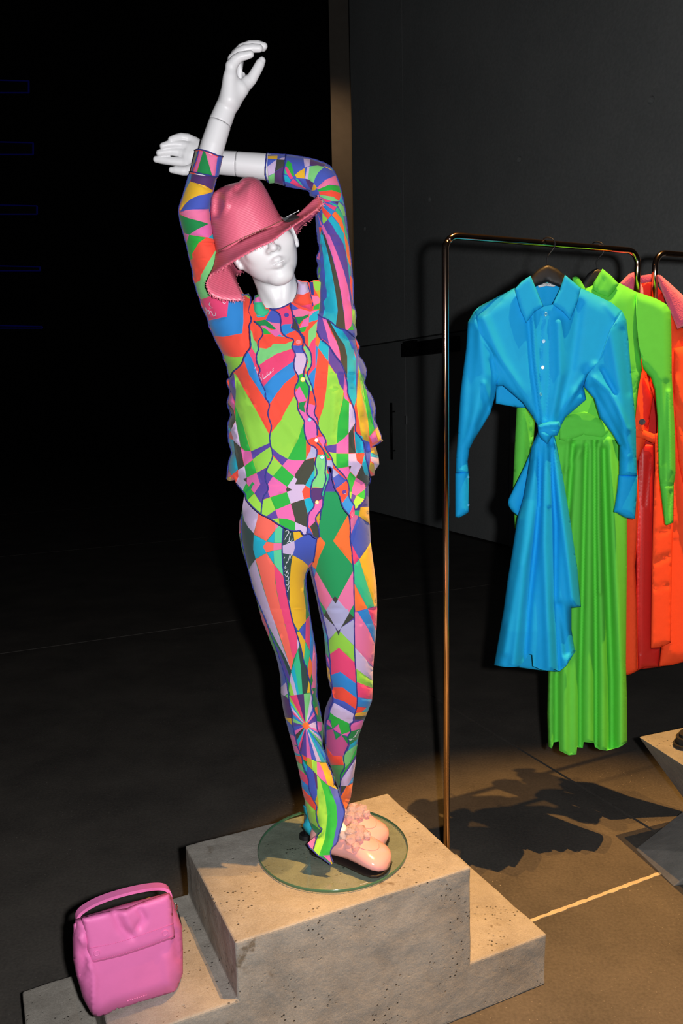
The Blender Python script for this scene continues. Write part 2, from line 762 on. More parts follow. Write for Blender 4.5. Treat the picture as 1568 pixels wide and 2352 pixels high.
def wall_panel(name, s0, s1, z0, z1, holes, parent=None):
    """front skin with round tie holes cut through, and 0.3 m of depth behind it"""
    pts = [(s0, z0), (s1, z0), (s1, z1), (s0, z1)]
    edges = [(0, 1), (1, 2), (2, 3), (3, 0)]
    rings = []
    for hs, hz in holes:
        o = len(pts)
        ring = []
        for k in range(14):
            an = 2 * math.pi * k / 14
            pts.append((hs + 0.034 * math.cos(an), hz + 0.034 * math.sin(an)))
            ring.append(o + k)
        edges += [(o + k, o + (k + 1) % 14) for k in range(14)]
        rings.append((ring, (hs, hz)))
    res = delaunay_2d_cdt([Vector(p) for p in pts], edges, [], 0, 1e-5)
    V2 = [tuple(v) for v in res[0]]
    Fcs = []
    for t in res[2]:
        c = np.mean([V2[i] for i in t], 0)
        if all(math.hypot(c[0] - h[0], c[1] - h[1]) > 0.033 for h in holes):
            Fcs.append(tuple(t))
    V3 = [wp(s, z, 0) for s, z in V2]
    nV = len(V3)
    for ring, hc in rings:
        base = len(V3)
        for k in ring:
            s, z = pts[k]
            V3.append(wp(s, z, -0.09))
        idx = [min(range(nV), key=lambda q: (V2[q][0] - pts[k][0]) ** 2 + (V2[q][1] - pts[k][1]) ** 2) for k in ring]
        for k in range(14):
            k2 = (k + 1) % 14
            Fcs.append((idx[k], idx[k2], base + k2, base + k))
        Fcs.append(tuple(base + k for k in range(14)))
    b0 = len(V3)
    for s, z in ((s0, z0), (s1, z0), (s1, z1), (s0, z1)):
        V3.append(wp(s, z, 0))
        V3.append(wp(s, z, -0.3))
    for k in range(4):
        k2 = (k + 1) % 4
        Fcs.append((b0 + 2 * k, b0 + 2 * k2, b0 + 2 * k2 + 1, b0 + 2 * k + 1))
    Fcs.append((b0 + 1, b0 + 3, b0 + 5, b0 + 7))
    return mesh(name, V3, Fcs, M_WALL, parent)


holes = [wall_s(838, 525), wall_s(987, 460), wall_s(1192, 366), wall_s(1495, 230)]
holes = [(s, 4.055) for s, z in holes]
hs5 = holes[-1][0] + 1.743
wall = tag(wall_panel('wall_right', S_P + 0.004, 11.0, Z_D + 0.008, 9.0, holes[1:] + [(hs5, 4.055)]), kind='structure')
wall_panel('wall_panel', S_L, S_P - 0.004, Z_D + 0.008, 9.0, [holes[0]], wall)
wall_panel('wall_panel', 3.35, 11.0, 0.02, Z_D - 0.008, [], wall)
wall_box('wall_core', S_L, 11.0, 0, 9.0, -0.42, -0.31, M_BLACK, wall)
# door leaves
s_gap = wall_s(931, 1000)[0]
door1 = tag(wall_box('door_1', S_L + 0.01, s_gap - 0.012, 0.025, Z_D - 0.01, -0.25, -0.012, M_DOOR), kind='structure')
door2 = tag(wall_box('door_2', s_gap + 0.016, 3.335, 0.025, Z_D - 0.01, -0.25, -0.004, M_DOOR), kind='structure')
sh, zh0 = wall_s(906, 1055)
zh1 = wall_s(905, 925)[1]
V, Fc = join_geo([tube_geo([wp(sh, zh0, 0.045), wp(sh, zh1, 0.045)], 0.017, 10),
                  tube_geo([wp(sh, zh0 + .12, -0.01), wp(sh, zh0 + .12, 0.045)], 0.010, 8),
                  tube_geo([wp(sh, zh1 - .12, -0.01), wp(sh, zh1 - .12, 0.045)], 0.010, 8)])
mesh('door_handle', V, Fc, M_DARKMETAL, door1, True)
sz0 = wall_s(932, 965)
wall_box('hinge_plate', sz0[0] - 0.012, sz0[0] + 0.012, wall_s(932, 975)[1], wall_s(932, 955)[1], -0.01, 0.012, M_STEEL, door2)
s0, zc1 = wall_s(936, 798)
s1, _z = wall_s(1056, 790)
cl = wall_box('door_closer', s0, s1, 2.20, 2.37, -0.004, 0.10, M_BLACK, door2)
wall_box('closer_arm', s0 - 0.05, s0 + 0.25, 2.37, 2.405, 0.0, 0.05, M_BLACK, door2)
# lit jamb at the end of the wall
S_B = wall_s(757, 130)[0]
ja, jb = at_y(757, 130, 14.3), at_y(812, 130, 14.3)
P = [(ja[0], 14.3, 0), (jb[0] + .3, 14.3, 0), (jb[0] + .3, 14.3, 9), (ja[0], 14.3, 9), (ja[0], 14.6, 0), (jb[0] + .3, 14.6, 0), (jb[0] + .3, 14.6, 9), (ja[0], 14.6, 9)]
tag(mesh('trim_1', P, [(0, 1, 2, 3), (7, 6, 5, 4), (0, 4, 5, 1), (1, 5, 6, 2), (2, 6, 7, 3), (3, 7, 4, 0)], M_JAMB), kind='structure')
# far end of the hall, painted black
tag(mesh('wall_back', [(-30, 25.5, 0), (5, 25.5, 0), (5, 25.5, 26), (-30, 25.5, 26),
                       (-30, 25.8, 0), (5, 25.8, 0), (5, 25.8, 26), (-30, 25.8, 26)],
         [(0, 1, 2, 3), (7, 6, 5, 4), (0, 4, 5, 1), (2, 6, 7, 3), (0, 3, 7, 4), (1, 5, 6, 2)], M_BLACK), kind='structure')
# faint blue-edged display bays on the far left
M_LED = mat('blue_led', (0.0, 0.0, 0.02), 0.5, emit=((0.01, 0.02, 1.0), 0.016))
for i, (x1, y0, y1) in enumerate(((66, 180, 213), (76, 322, 355), (85, 467, 492), (92, 607, 622), (97, 744, 754))):
    e = empty('display_bay', at_y(20, y1, 16.0))
    tag(e, '%s faint blue-lit bay in the dark far left of the hall' % ('topmost', 'second from the top', 'middle', 'fourth from the top', 'lowest')[i],
        'display bay', 'blue-lit bays in the dark')
    V, Fc = join_geo([tube_geo([at_y(-160, y0, 16), at_y(x1, y0 + 6, 16)], 0.012, 6),
                      tube_geo([at_y(-160, y1, 16), at_y(x1, y1, 16)], 0.012, 6),
                      tube_geo([at_y(x1, y0 + 6, 16), at_y(x1, y1, 16)], 0.016, 6)])
    mesh('light_strip', V, Fc, M_LED, e)
    q = [at_y(-160, y0, 16.05), at_y(x1, y0 + 6, 16.05), at_y(x1, y1, 16.05), at_y(-160, y1, 16.05)]
    q2 = [p + np.array([0, 0.3, 0]) for p in q]
    mesh('back_panel', q + q2, [(0, 1, 2, 3), (7, 6, 5, 4), (0, 4, 5, 1), (1, 5, 6, 2), (2, 6, 7, 3), (3, 7, 4, 0)], M_BLACK, e)

# ================================================================ stepped concrete plinth
A_RISE = -0.285


def rough_prism(name, profile, b0, b1, material, bevel=0.007, cuts=26, amp=0.0022):
    """profile (a, z) swept along b, edges worn round, faces cast slightly uneven"""
    bm = bmesh.new()
    f0 = [bm.verts.new(ab(a, b0, z)) for a, z in profile]
    f1 = [bm.verts.new(ab(a, b1, z)) for a, z in profile]
    nn = len(profile)
    bm.faces.new(f0)
    bm.faces.new(list(reversed(f1)))
    for i in range(nn):
        j = (i + 1) % nn
        bm.faces.new((f0[j], f0[i], f1[i], f1[j]))
    bmesh.ops.recalc_face_normals(bm, faces=bm.faces)
    bmesh.ops.bevel(bm, geom=[e for e in bm.edges], offset=bevel, segments=3, profile=0.6, affect='EDGES')
    bmesh.ops.triangulate(bm, faces=bm.faces)
    for _ in range(6):
        le = [e for e in bm.edges if e.calc_length() > 0.03]
        if not le:
            break
        bmesh.ops.subdivide_edges(bm, edges=le, cuts=1)
        bmesh.ops.triangulate(bm, faces=[f for f in bm.faces if len(f.verts) > 3])
    from mathutils import noise as nz
    bm.normal_update()
    for v in bm.verts:
        if v.co.z < 0.004:
            continue
        q = v.co * 9
        v.co += v.normal * amp * (nz.noise(q) + 0.5 * nz.noise(q * 3.1))
    return bm_obj(name, bm, material, None, False)


plinth = rough_prism('stepped_plinth', [(-0.445, 0), (0.9, 0), (0.9, 0.155), (0.645, 0.155), (0.645, 0.43), (0, 0.43),
                                        (0, 0.285), (A_RISE, 0.285), (A_RISE, 0.145), (-0.445, 0.145)], 0.0, 0.452, M_CONC)
tag(plinth, 'stepped pitted concrete plinth carrying the mannequin and the pink bag', 'plinth')

# ================================================================ cut blocks at the right edge


def hull_obj(name, pts, material, bevel=0.004):
    bm = bmesh.new()
    for p in pts:
        bm.verts.new(tuple(map(float, p)))
    bmesh.ops.convex_hull(bm, input=bm.verts)
    bmesh.ops.delete(bm, geom=[v for v in bm.verts if not v.link_faces], context='VERTS')
    bmesh.ops.dissolve_limit(bm, angle_limit=0.02, verts=bm.verts, edges=bm.edges)
    bmesh.ops.bevel(bm, geom=list(bm.edges), offset=bevel, segments=2, profile=0.6, affect='EDGES')
    return bm_obj(name, bm, material)


zt = 0.42
T_ = at_z(1466, 1692, zt)
blk = hull_obj('angular_block', [T_, at_z(1720, 1640, zt), at_z(1720, 1856, zt), at_z(1650, 1811, zt),
                                 at_z(1690, 1999, 0.0), at_z(1790, 2010, 0.0), at_z(1790, 1850, 0.0)], M_ROUGHBLOCK)
tag(blk, 'tall angular concrete block with sunlit flat top at the right edge', 'plinth')
blk['label'] = 'tall angular concrete block with a spot-lit flat top at the right edge'
a_, b_ = at_z(1458, 1950, 0.0), at_z(1546, 2036, 0.0)
blk2 = hull_obj('angular_block', [a_, b_, at_z(1600, 1838, 0.10), at_z(1640, 1960, 0.10), at_z(1600, 1838, 0.10) * np.array([1, 1, 0]), at_z(1640, 1960, 0.1) * np.array([1, 1, 0])], M_ROUGHBLOCK)
tag(blk2, 'low grey angular concrete block in shade, bottom right beside the yellow floor line', 'plinth')
# black ridged shoe sole standing on the tall block
sx = at_z(1571, 1716, zt)
parts = []
for k in range(4):
    cx = sx + AV * 0.02 + np.array([0, 0, 0.008 + 0.011 * k])
    ring, rr = [], 0.055 - 0.004 * (k % 2) - 0.003 * k
    nn = 20
    Vr = []
    for zz in (-0.0055, 0.0055):
        for q in range(nn):
            an = 2 * math.pi * q / nn
            Vr.append(cx + AV * (1.9 * rr * math.cos(an) + 0.045) + BV * rr * math.sin(an) + np.array([0, 0, zz]))
    Fr = [(q, (q + 1) % nn, nn + (q + 1) % nn, nn + q) for q in range(nn)] + [tuple(reversed(range(nn))), tuple(range(nn, 2 * nn))]
    parts.append((Vr, Fr))
V, Fc = join_geo(parts)
tag(mesh('platform_shoe', V, Fc, mat('black_rubber', (0.012, 0.012, 0.014), 0.6, noise=(30, 0.2))),
    'black ridged platform shoe cut off by the right edge, on the tall block', 'shoe')

# ================================================================ clothes racks (cane-shaped tubes)
RL, RR = np.array([0.3248, 2.455, 2.131]), np.array([1.0222, 2.790, 2.131])
RD = (RR - RL) / np.linalg.norm(RR - RL)
R_T = 0.0105


def cane(name, left, right, z, drop_l, drop_r, label, foot_l=True, foot_r=False):
    e = empty(name, (left[0], left[1], 0) if foot_l else (right[0], right[1], 0))
    tag(e, label, 'clothes rack', 'rose-gold clothes racks')
    rad = 0.045

    def arc(c, d0, d1, k=8):
        return [c + rad * (d0 * math.cos(t) + d1 * math.sin(t)) for t in np.linspace(0, math.pi / 2, k)]
    up = np.array([0, 0, 1.0])
    lt, rt = np.array([left[0], left[1], z]), np.array([right[0], right[1], z])
    pl = arc(lt + RD * rad - up * rad, -RD, up)
    pr = arc(rt - RD * rad - up * rad, up, RD)
    foot_left = [np.array([left[0], left[1], drop_l])]
    foot_right = [np.array([right[0], right[1], drop_r])]
    mid = [lt + RD * (rad + (np.linalg.norm(rt - lt) - 2 * rad) * t) for t in np.linspace(0.05, 0.95, 8)]
    if foot_l:
        tube('post', foot_left + pl[:4], R_T, M_ROSE, e, 20)
        tube('rail', pl[3:] + mid + pr + foot_right, R_T, M_ROSE, e, 20)
    else:
        tube('rail', foot_left + pl + mid + pr[:5], R_T, M_ROSE, e, 20)
        tube('post', pr[4:] + foot_right, R_T, M_ROSE, e, 20)
    end = foot_right[0] if foot_l else foot_left[0]
    bm = bmesh.new()
    bmesh.ops.create_uvsphere(bm, u_segments=16, v_segments=8, radius=R_T)
    bmesh.ops.translate(bm, verts=bm.verts, vec=Vector(end))
    bm_obj('end_cap', bm, M_ROSE, e, True)
    ft = np.array([left[0], left[1], 0]) if foot_l else np.array([right[0], right[1], 0])
    bm = bmesh.new()
    bmesh.ops.create_cone(bm, segments=28, radius1=0.017, radius2=0.016, depth=0.006, cap_ends=True)
    bmesh.ops.translate(bm, verts=bm.verts, vec=Vector(ft) + Vector((0, 0, 0.003)))
    bm_obj('floor_plate', bm, M_ROSE, e)
    return e


RZ = 2.131
cane('clothes_rack', RL, RR, RZ, 0.004, RZ - 0.16, 'rose-gold tube rack whose tall post stands behind the mannequin plinth')
P2 = RL + RD * (np.linalg.norm(RR - RL) * 1.105)
P2e = P2 + RD * 0.95
cane('clothes_rack', P2, P2e, RZ, RZ - 0.155, 0.004, 'rose-gold tube rack running out of the right edge above the orange coat', False, True)

# ================================================================ garments on the rack
def cloth(name, c, rough=0.75, sheen=0.0, vein=0.05, spec=0.15):
    return mat(name, srgb(c), rough, sheen=sheen, spec=spec, noise=(40, vein), bump=(220, 0.15, 0.0006))


M_BLUE = cloth('blue_poplin', (24, 166, 232), 0.7)
M_GREEN = cloth('green_jersey', (98, 210, 76), 0.8)
M_CORAL = cloth('orange_wool', (255, 84, 44), 0.85)
M_LINING = cloth('red_satin', (200, 40, 36), 0.38, 0.0, spec=0.5)
M_FUR = mat('pink_fleece', srgb((232, 92, 130)), 0.95, sheen=0.6, noise=(60, 0.25), bump=(260, 0.8, 0.004))
M_HANGER = mat('black_hanger', (0.010, 0.010, 0.011), 0.45, noise=(30, 0.2))
M_BUTTONBLUE = mat('blue_button', srgb((70, 170, 225)), 0.2, spec=0.7, noise=(30, 0.1))
M_LABEL = mat('white_label', (0.75, 0.75, 0.76), 0.6, noise=(40, 0.05))
M_INK = mat('label_ink', (0.06, 0.06, 0.07), 0.7)

YB, YG, YC = 2.60, 2.725, 2.84


def part(name, outline, depth, front, material, parent, back=None, width=40, open_edges=(), ripples=(), grid=9, power=0.5, smooth=True):
    s = Sheet(outline, depth, front, back, width, open_edges, ripples, power)
    V, T, c = s.build(grid)
    o = sheet_obj(name, [(V, T, None)], material, parent, smooth)
    return s, o


def button(name, sh, px, py, r_px, material, parent, depth_y=2.05, lift=0.003, holes=True):
    """a small four-hole button lying on the cloth"""
    c = sh.pos([(px, py)], 1, lift)[0]
    ex = sh.pos([(px + 2, py)], 1, lift)[0] - sh.pos([(px - 2, py)], 1, lift)[0]
    ey = sh.pos([(px, py - 2)], 1, lift)[0] - sh.pos([(px, py + 2)], 1, lift)[0]
    nrm = np.cross(ex, ey)
    nrm /= np.linalg.norm(nrm)
    if nrm[1] > 0:
        nrm = -nrm
    ex /= np.linalg.norm(ex)
    ey = np.cross(nrm, ex)
    r = r_px * c[1] / F_PX
    k = 18
    prof = [(1.0, 0.0), (1.0, 0.18), (0.86, 0.28), (0.74, 0.2), (0.0, 0.2)]
    V, Fc = [], []
    for rr, hh in prof[:-1]:
        for q in range(k):
            an = 2 * math.pi * q / k
            V.append(c + r * rr * (ex * math.cos(an) + ey * math.sin(an)) + nrm * r * hh)
    for i in range(len(prof) - 2):
        for q in range(k):
            q2 = (q + 1) % k
            Fc.append((i * k + q, i * k + q2, (i + 1) * k + q2, (i + 1) * k + q))
    Fc.append(tuple(range(3 * k, 4 * k)))
    Fc.append(tuple(reversed(range(k))))
    o = mesh(name, V, Fc, material, parent, False)
    if holes:
        for hx, hy in ((-.22, -.22), (.22, -.22), (-.22, .22), (.22, .22)):
            hc = c + r * (ex * hx + ey * hy) + nrm * r * 0.205
            Vh = [hc + 0.1 * r * (ex * math.cos(t) + ey * math.sin(t)) + nrm * r * z for z in (0, 0.03) for t in np.linspace(0, 2 * math.pi, 7)[:-1]]
            mesh('thread_hole', Vh, [(q, (q + 1) % 6, 6 + (q + 1) % 6, 6 + q) for q in range(6)] + [(6, 7, 8, 9, 10, 11)], M_INK, o)
    return o


def hanger(y, hook, body, label):
    e = empty('clothes_hanger', at_y(body[0][0], body[0][1], y))
    tag(e, label, 'hanger', 'black clothes hangers')
    part('shoulder_bar', body, y, 0.010, M_HANGER, e, width=10, grid=8)
    H = smooth_line([at_y(px, py, y + dy) for px, py, dy in hook], it=2)
    tube('hook', H, 0.0022, M_STEEL if False else M_HANGER, e, 8)
    return e


hanger(YB, [(1256, 612, 0), (1256, 592, 0), (1262, 582, 0), (1273, 569, -.005), (1275, 556, -.012), (1268, 548, -.015), (1257, 545, .0), (1248, 548, .015), (1246, 556, .02)],
       [(1136, 694), (1160, 680), (1218, 637), (1235, 619), (1257, 607), (1280, 618), (1297, 633), (1346, 673), (1384, 694), (1380, 704), (1340, 692), (1285, 660), (1256, 648), (1226, 660), (1164, 694), (1140, 704)],
       'black hanger with bent wire hook holding the blue shirt dress')
hanger(YG, [(1368, 618, 0), (1368, 604, 0), (1374, 592, 0), (1386, 581, -.004), (1388, 566, -.010), (1381, 558, -.012), (1371, 555, 0), (1362, 557, .015), (1359, 564, .02)],
       [(1290, 706), (1308, 690), (1335, 650), (1350, 628), (1368, 616), (1390, 622), (1420, 650), (1446, 672), (1462, 682), (1458, 690), (1440, 690), (1395, 672), (1366, 655), (1345, 672), (1312, 702), (1296, 714)],
       'black hanger with bent wire hook holding the green dress')

# ---------------------------------------------------------------- orange coat with pink collar (furthest)
e = empty('belted_coat', at_y(1505, 1540, YC))
tag(e, 'orange belted coat with fuzzy pink collar hanging at the right edge', 'coat')
part('lining', [(1473, 650), (1500, 646), (1522, 674), (1532, 720), (1545, 900), (1520, 1160), (1516, 1532), (1460, 1538), (1458, 1160), (1440, 900), (1455, 720)],
     YC + 0.06, 0.004, M_LINING, e, width=14, grid=14)
rp = [([(1452, 760), (1470, 1000), (1456, 1540)], 9, 0.010), ([(1448, 900), (1445, 1540)], 5, -0.006), ([(1436, 1239), (1462, 1242)], 3, 0.003)]
part('front_panel', [(1424, 662), (1450, 668), (1477, 680), (1470, 760), (1486, 868), (1500, 910), (1492, 960), (1488, 1000), (1464, 1060), (1468, 1160), (1458, 1300), (1463, 1400), (1465, 1540), (1447, 1549),
                     (1437, 1551), (1420, 1552), (1410, 1300), (1405, 1000), (1400, 760)], YC, 0.022, M_CORAL, e, width=22, ripples=rp)
rp = [([(1560, 760), (1545, 1000), (1550, 1200)], 7, 0.010), ([(1534, 1180), (1541, 1500)], 6, 0.008), ([(1544, 1230), (1562, 1233)], 3, 0.004), ([(1565, 860), (1552, 935)], 5, 0.012),
      ([(1530, 1000), (1526, 1250)], 7, -0.008)]
part('front_panel', [(1541, 715), (1555, 752), (1580, 752), (1620, 780), (1625, 1100), (1660, 1500), (1620, 1512), (1568, 1521), (1540, 1528), (1513, 1531), (1518, 1489), (1502, 1300), (1501, 1160), (1506, 1040),
                     (1508, 1000), (1510, 940), (1490, 880), (1500, 840)], YC, 0.024, M_CORAL, e, width=24, ripples=rp)
part('placket', [(1464, 880), (1476, 862), (1498, 912), (1492, 960), (1488, 985), (1462, 978)], YC - 0.012, 0.012, M_LINING, e, width=10)
sb = Sheet([(1455, 940), (1495, 940), (1495, 1000), (1455, 1000)], YC - 0.026, 0.004, width=10)
button('coat_button', sb, 1474, 969, 7.5, mat('grey_horn', srgb((92, 84, 92)), 0.35, noise=(60, 0.3)), e)
part('belt', [(1458, 978), (1480, 988), (1502, 997), (1514, 993), (1515, 1012), (1500, 1018), (1480, 1010), (1456, 1004)], YC - 0.022, 0.012, M_CORAL, e, width=8)
rp = [([(1512, 1225), (1538, 1215)], 4, -0.006), ([(1506, 1290), (1537, 1276)], 5, -0.008), ([(1505, 1352), (1535, 1344)], 3, -0.005)]
part('belt_tail', [(1503, 996), (1514, 994), (1516, 1100), (1530, 1130), (1544, 1160), (1545, 1200), (1542, 1300), (1540, 1476), (1520, 1486), (1494, 1489), (1496, 1340), (1500, 1160), (1503, 1080)],
     YC - 0.03, 0.012, M_CORAL, e, width=12, ripples=rp)
part('inner_skirt', [(1466, 1020), (1502, 1020), (1500, 1160), (1497, 1340), (1496, 1489), (1516, 1490), (1512, 1531), (1480, 1533), (1464, 1540), (1461, 1400), (1460, 1250), (1464, 1100)],
     YC + 0.012, 0.012, M_LINING, e, width=12, grid=5, ripples=[([(1470, 1040), (1468, 1500)], 4, -0.003), ([(1492, 1050), (1480, 1160)], 4, -0.004)])
part('sleeve', [(1546, 800), (1590, 790), (1620, 1000), (1630, 1220), (1600, 1225), (1572, 1130), (1558, 1060), (1551, 984), (1546, 900)], YC - 0.03, 0.03, M_CORAL, e, width=28,
     ripples=[([(1556, 935), (1575, 1000)], 6, -0.012), ([(1552, 870), (1566, 930)], 6, 0.012)])
part('collar_back', [(1465, 634), (1496, 629), (1512, 634), (1514, 652), (1498, 650), (1474, 654)], YC + 0.07, 0.012, M_FUR, e, width=8)
part('collar', [(1422, 651), (1444, 629), (1455, 625), (1463, 630), (1476, 661), (1478, 680), (1464, 690), (1440, 680)], YC - 0.01, 0.022, M_FUR, e, width=14, grid=6)
part('collar', [(1509, 631), (1517, 632), (1538, 650), (1568, 678), (1600, 720), (1596, 752), (1568, 750), (1555, 756), (1541, 722), (1527, 689), (1514, 656)], YC - 0.02, 0.026, M_FUR, e, width=16, grid=6)

# ---------------------------------------------------------------- green dress
e = empty('long_dress', at_y(1350, 1720, YG))
tag(e, 'bright green long draped dress hanging behind the blue shirt', 'dress')
xs = [1266, 1288, 1304, 1330, 1345, 1372, 1398, 1424]
hem = [(1440, 1705), (1423, 1716), (1393, 1724), (1377, 1722), (1366, 1716), (1364, 1707), (1340, 1704), (1338, 1718), (1325, 1716), (1323, 1733), (1306, 1735), (1284, 1724), (1283, 1703), (1271, 1705), (1267, 1720), (1258, 1714)]
rp = []
for i, (x, am, wd) in enumerate(((1262, .016, 7), (1277, -.020, 6), (1297, .022, 10), (1318, .012, 7), (1332, -.020, 5), (1352, .022, 11), (1368, -.024, 5), (1384, .022, 9), (1404, -.030, 8), (1428, .024, 10))):
    xt = 1352 + (x - 1345) * 0.55
    rp.append(([(xt, 1010 + 12 * (i % 3)), (x * .55 + xt * .45, 1330), (x, 1560), (x, 1735)], wd * 1.15, am))
rp += [([(1390, 970), (1330, 1000), (1290, 1012)], 9, 0.012), ([(1385, 985), (1330, 1040), (1300, 1080)], 7, 0.008), ([(1280, 950), (1310, 985)], 10, 0.01),
       ([(1380, 990), (1372, 1200), (1376, 1360)], 7, 0.012)]
rp += [([(1258, 1150), (1256, 1700)], 5, 0.01)]
part('skirt', hem + [(1256, 1637), (1258, 1547), (1262, 1300), (1262, 1000), (1272, 930), (1300, 900), (1440, 900), (1458, 968), (1446, 1060), (1439, 1192), (1439, 1300), (1437, 1525), (1439, 1600)],
     YG, lambda P: 0.030 + 0.03 * np.clip((P[:, 1] - 1000) / 700, 0, 1), M_GREEN, e, back=0.045, width=22, open_edges=list(range(15)), ripples=rp, grid=4)
part('bodice', [(1344, 662), (1362, 655), (1396, 662), (1422, 650), (1464, 672), (1466, 700), (1468, 780), (1474, 850), (1466, 890), (1458, 968), (1450, 1010), (1300, 1010), (1272, 940), (1262, 800), (1280, 720), (1310, 690)],
     YG - 0.006, 0.040, M_GREEN, e, width=40, open_edges=(9, 10, 11),
     ripples=[([(1464, 860), (1450, 960)], 7, 0.012), ([(1452, 850), (1446, 940)], 5, -0.008), ([(1463, 676), (1464, 760), (1470, 846)], 2, -0.0025), ([(1398, 690), (1420, 660)], 6, -0.006)])
part('sleeve', [(1460, 670), (1505, 685), (1529, 698), (1539, 713), (1541, 733), (1542, 818), (1542, 857), (1546, 931), (1550, 999), (1551, 1087), (1547, 1112), (1546, 1200), (1531, 1207), (1526, 1204), (1516, 1125),
                (1512, 1087), (1511, 1031), (1509, 956), (1503, 894), (1494, 868), (1477, 848), (1466, 790), (1460, 720)],
     YG - 0.01, 0.034, M_GREEN, e, width=20, open_edges=(20, 21, 22, 11), grid=4,
     ripples=[([(1510, 880), (1516, 960), (1520, 1100)], 6, -0.006), ([(1530, 880), (1526, 960), (1518, 1060)], 8, -0.007), ([(1536, 900), (1540, 1080)], 5, 0.010), ([(1518, 1112), (1546, 1116)], 3, -0.006),
              ([(1540, 1130), (1532, 1200)], 4, -0.008)])
part('sleeve', [(1275, 730), (1262, 860), (1230, 940), (1226, 1000), (1220, 1060), (1200, 1170), (1186, 1214), (1182, 1214), (1179, 1160), (1177, 1122), (1179, 1080), (1182, 1012), (1186, 935), (1200, 850), (1240, 740)],
     YG + 0.01, 0.03, M_GREEN, e, width=20, ripples=[([(1218, 940), (1214, 1050), (1195, 1170)], 4, -0.008), ([(1204, 930), (1196, 1100)], 5, 0.006)])
part('collar', [(1360, 664), (1362, 650), (1383, 617), (1404, 634), (1421, 652), (1410, 668), (1397, 684), (1374, 676)], YG - 0.035, 0.014, M_GREEN, e, width=12, grid=6,
     ripples=[([(1376, 664), (1386, 640)], 4, -0.004)])
part('collar', [(1313, 638), (1321, 634), (1329, 637), (1336, 648), (1345, 664), (1340, 672), (1322, 664), (1316, 650)], YG - 0.02, 0.012, M_GREEN, e, width=8, grid=5)
part('waist_drape', [(1283, 968), (1310, 950), (1345, 944), (1380, 962), (1400, 990), (1384, 1006), (1340, 1000), (1300, 1014), (1284, 1010)], YG - 0.042, 0.012, M_GREEN, e, width=16, grid=7,
     ripples=[([(1300, 960), (1380, 975)], 4, 0.006), ([(1296, 990), (1350, 985)], 4, -0.005)])

# ---------------------------------------------------------------- blue shirt dress, knotted (nearest)
e = empty('shirt_dress', at_y(1230, 1540, YB))
tag(e, 'blue collared shirt dress knotted at the waist on the rack', 'dress')
part('back_panel', [(1146, 866), (1139, 890), (1138, 927), (1182, 935), (1207, 937), (1226, 962), (1290, 962), (1346, 918), (1340, 884), (1290, 800), (1200, 800)], YB + 0.055, 0.010, M_BLUE, e, width=12, grid=10)
rp = [([(1222, 700), (1228, 820), (1246, 980)], 4, 0.010), ([(1212, 730), (1222, 850), (1242, 980)], 5, -0.008), ([(1282, 740), (1286, 860), (1268, 980)], 10, 0.014), ([(1330, 700), (1310, 850), (1275, 975)], 12, -0.012),
      ([(1110, 730), (1150, 830), (1230, 970)], 12, 0.012), ([(1120, 800), (1170, 870), (1235, 975)], 7, -0.010), ([(1366, 840), (1320, 900), (1280, 975)], 8, 0.012), ([(1352, 870), (1300, 940), (1272, 985)], 6, -0.009),
      ([(1150, 690), (1105, 716)], 5, -0.004), ([(1392, 700), (1426, 740)], 8, 0.006), ([(1245, 720), (1240, 860), (1243, 960)], 3, -0.004), ([(1262, 720), (1262, 850), (1254, 960)], 3, -0.004)]
torso_out = [(1181, 661), (1200, 690), (1248, 704), (1267, 700), (1320, 680), (1333, 661), (1355, 671), (1404, 695), (1428, 714), (1402, 758), (1376, 832), (1351, 862), (1338, 890), (1346, 918), (1299, 958), (1283, 988),
             (1240, 988), (1222, 956), (1200, 925), (1155, 886), (1141, 887), (1146, 862), (1130, 811), (1098, 759), (1090, 716), (1104, 702), (1145, 680)]
s_blue, _o = part('shirt_front', torso_out, YB - 0.005, lambda P: 0.036 + 0.0 * P[:, 0], M_BLUE, e, back=0.03, width=34, open_edges=(0, 1, 2, 3, 4, 8, 9, 10, 15, 20, 21, 22, 23), ripples=rp, grid=4.5)
rp = [([(1100, 740), (1112, 860), (1080, 1010)], 12, 0.010), ([(1130, 830), (1138, 900), (1100, 980)], 7, -0.010), ([(1088, 760), (1075, 950), (1058, 1070)], 9, -0.006), ([(1112, 880), (1128, 940)], 5, 0.008)]
part('sleeve', [(1104, 701), (1089, 714), (1074, 740), (1070, 800), (1062, 860), (1057, 900), (1051, 994), (1047, 1050), (1046, 1086), (1076, 1086), (1074, 1060), (1078, 1031), (1089, 1009), (1107, 981), (1126, 949),
                (1136, 912), (1141, 886), (1147, 862), (1131, 811), (1099, 759), (1091, 718)], YB - 0.004, 0.042, M_BLUE, e, width=32, open_edges=(8, 16, 17, 18, 19, 20), ripples=rp, grid=5)
rp = [([(1400, 760), (1420, 880), (1440, 1040)], 12, 0.012), ([(1366, 870), (1400, 900), (1440, 985)], 7, 0.012), ([(1360, 890), (1398, 960), (1440, 1040)], 7, -0.010), ([(1430, 760), (1446, 900)], 9, -0.008),
      ([(1384, 850), (1410, 900)], 6, -0.012), ([(1446, 985), (1458, 1085)], 4, 0.006)]
part('sleeve', [(1428, 714), (1438, 734), (1443, 781), (1449, 856), (1456, 931), (1460, 984), (1461, 1050), (1463, 1093), (1421, 1093), (1422, 1024), (1404, 994), (1377, 960), (1364, 916), (1340, 888), (1349, 860),
                (1375, 830), (1401, 757)], YB - 0.004, 0.045, M_BLUE, e, width=34, open_edges=(7, 13, 14, 15, 16), ripples=rp, grid=5)
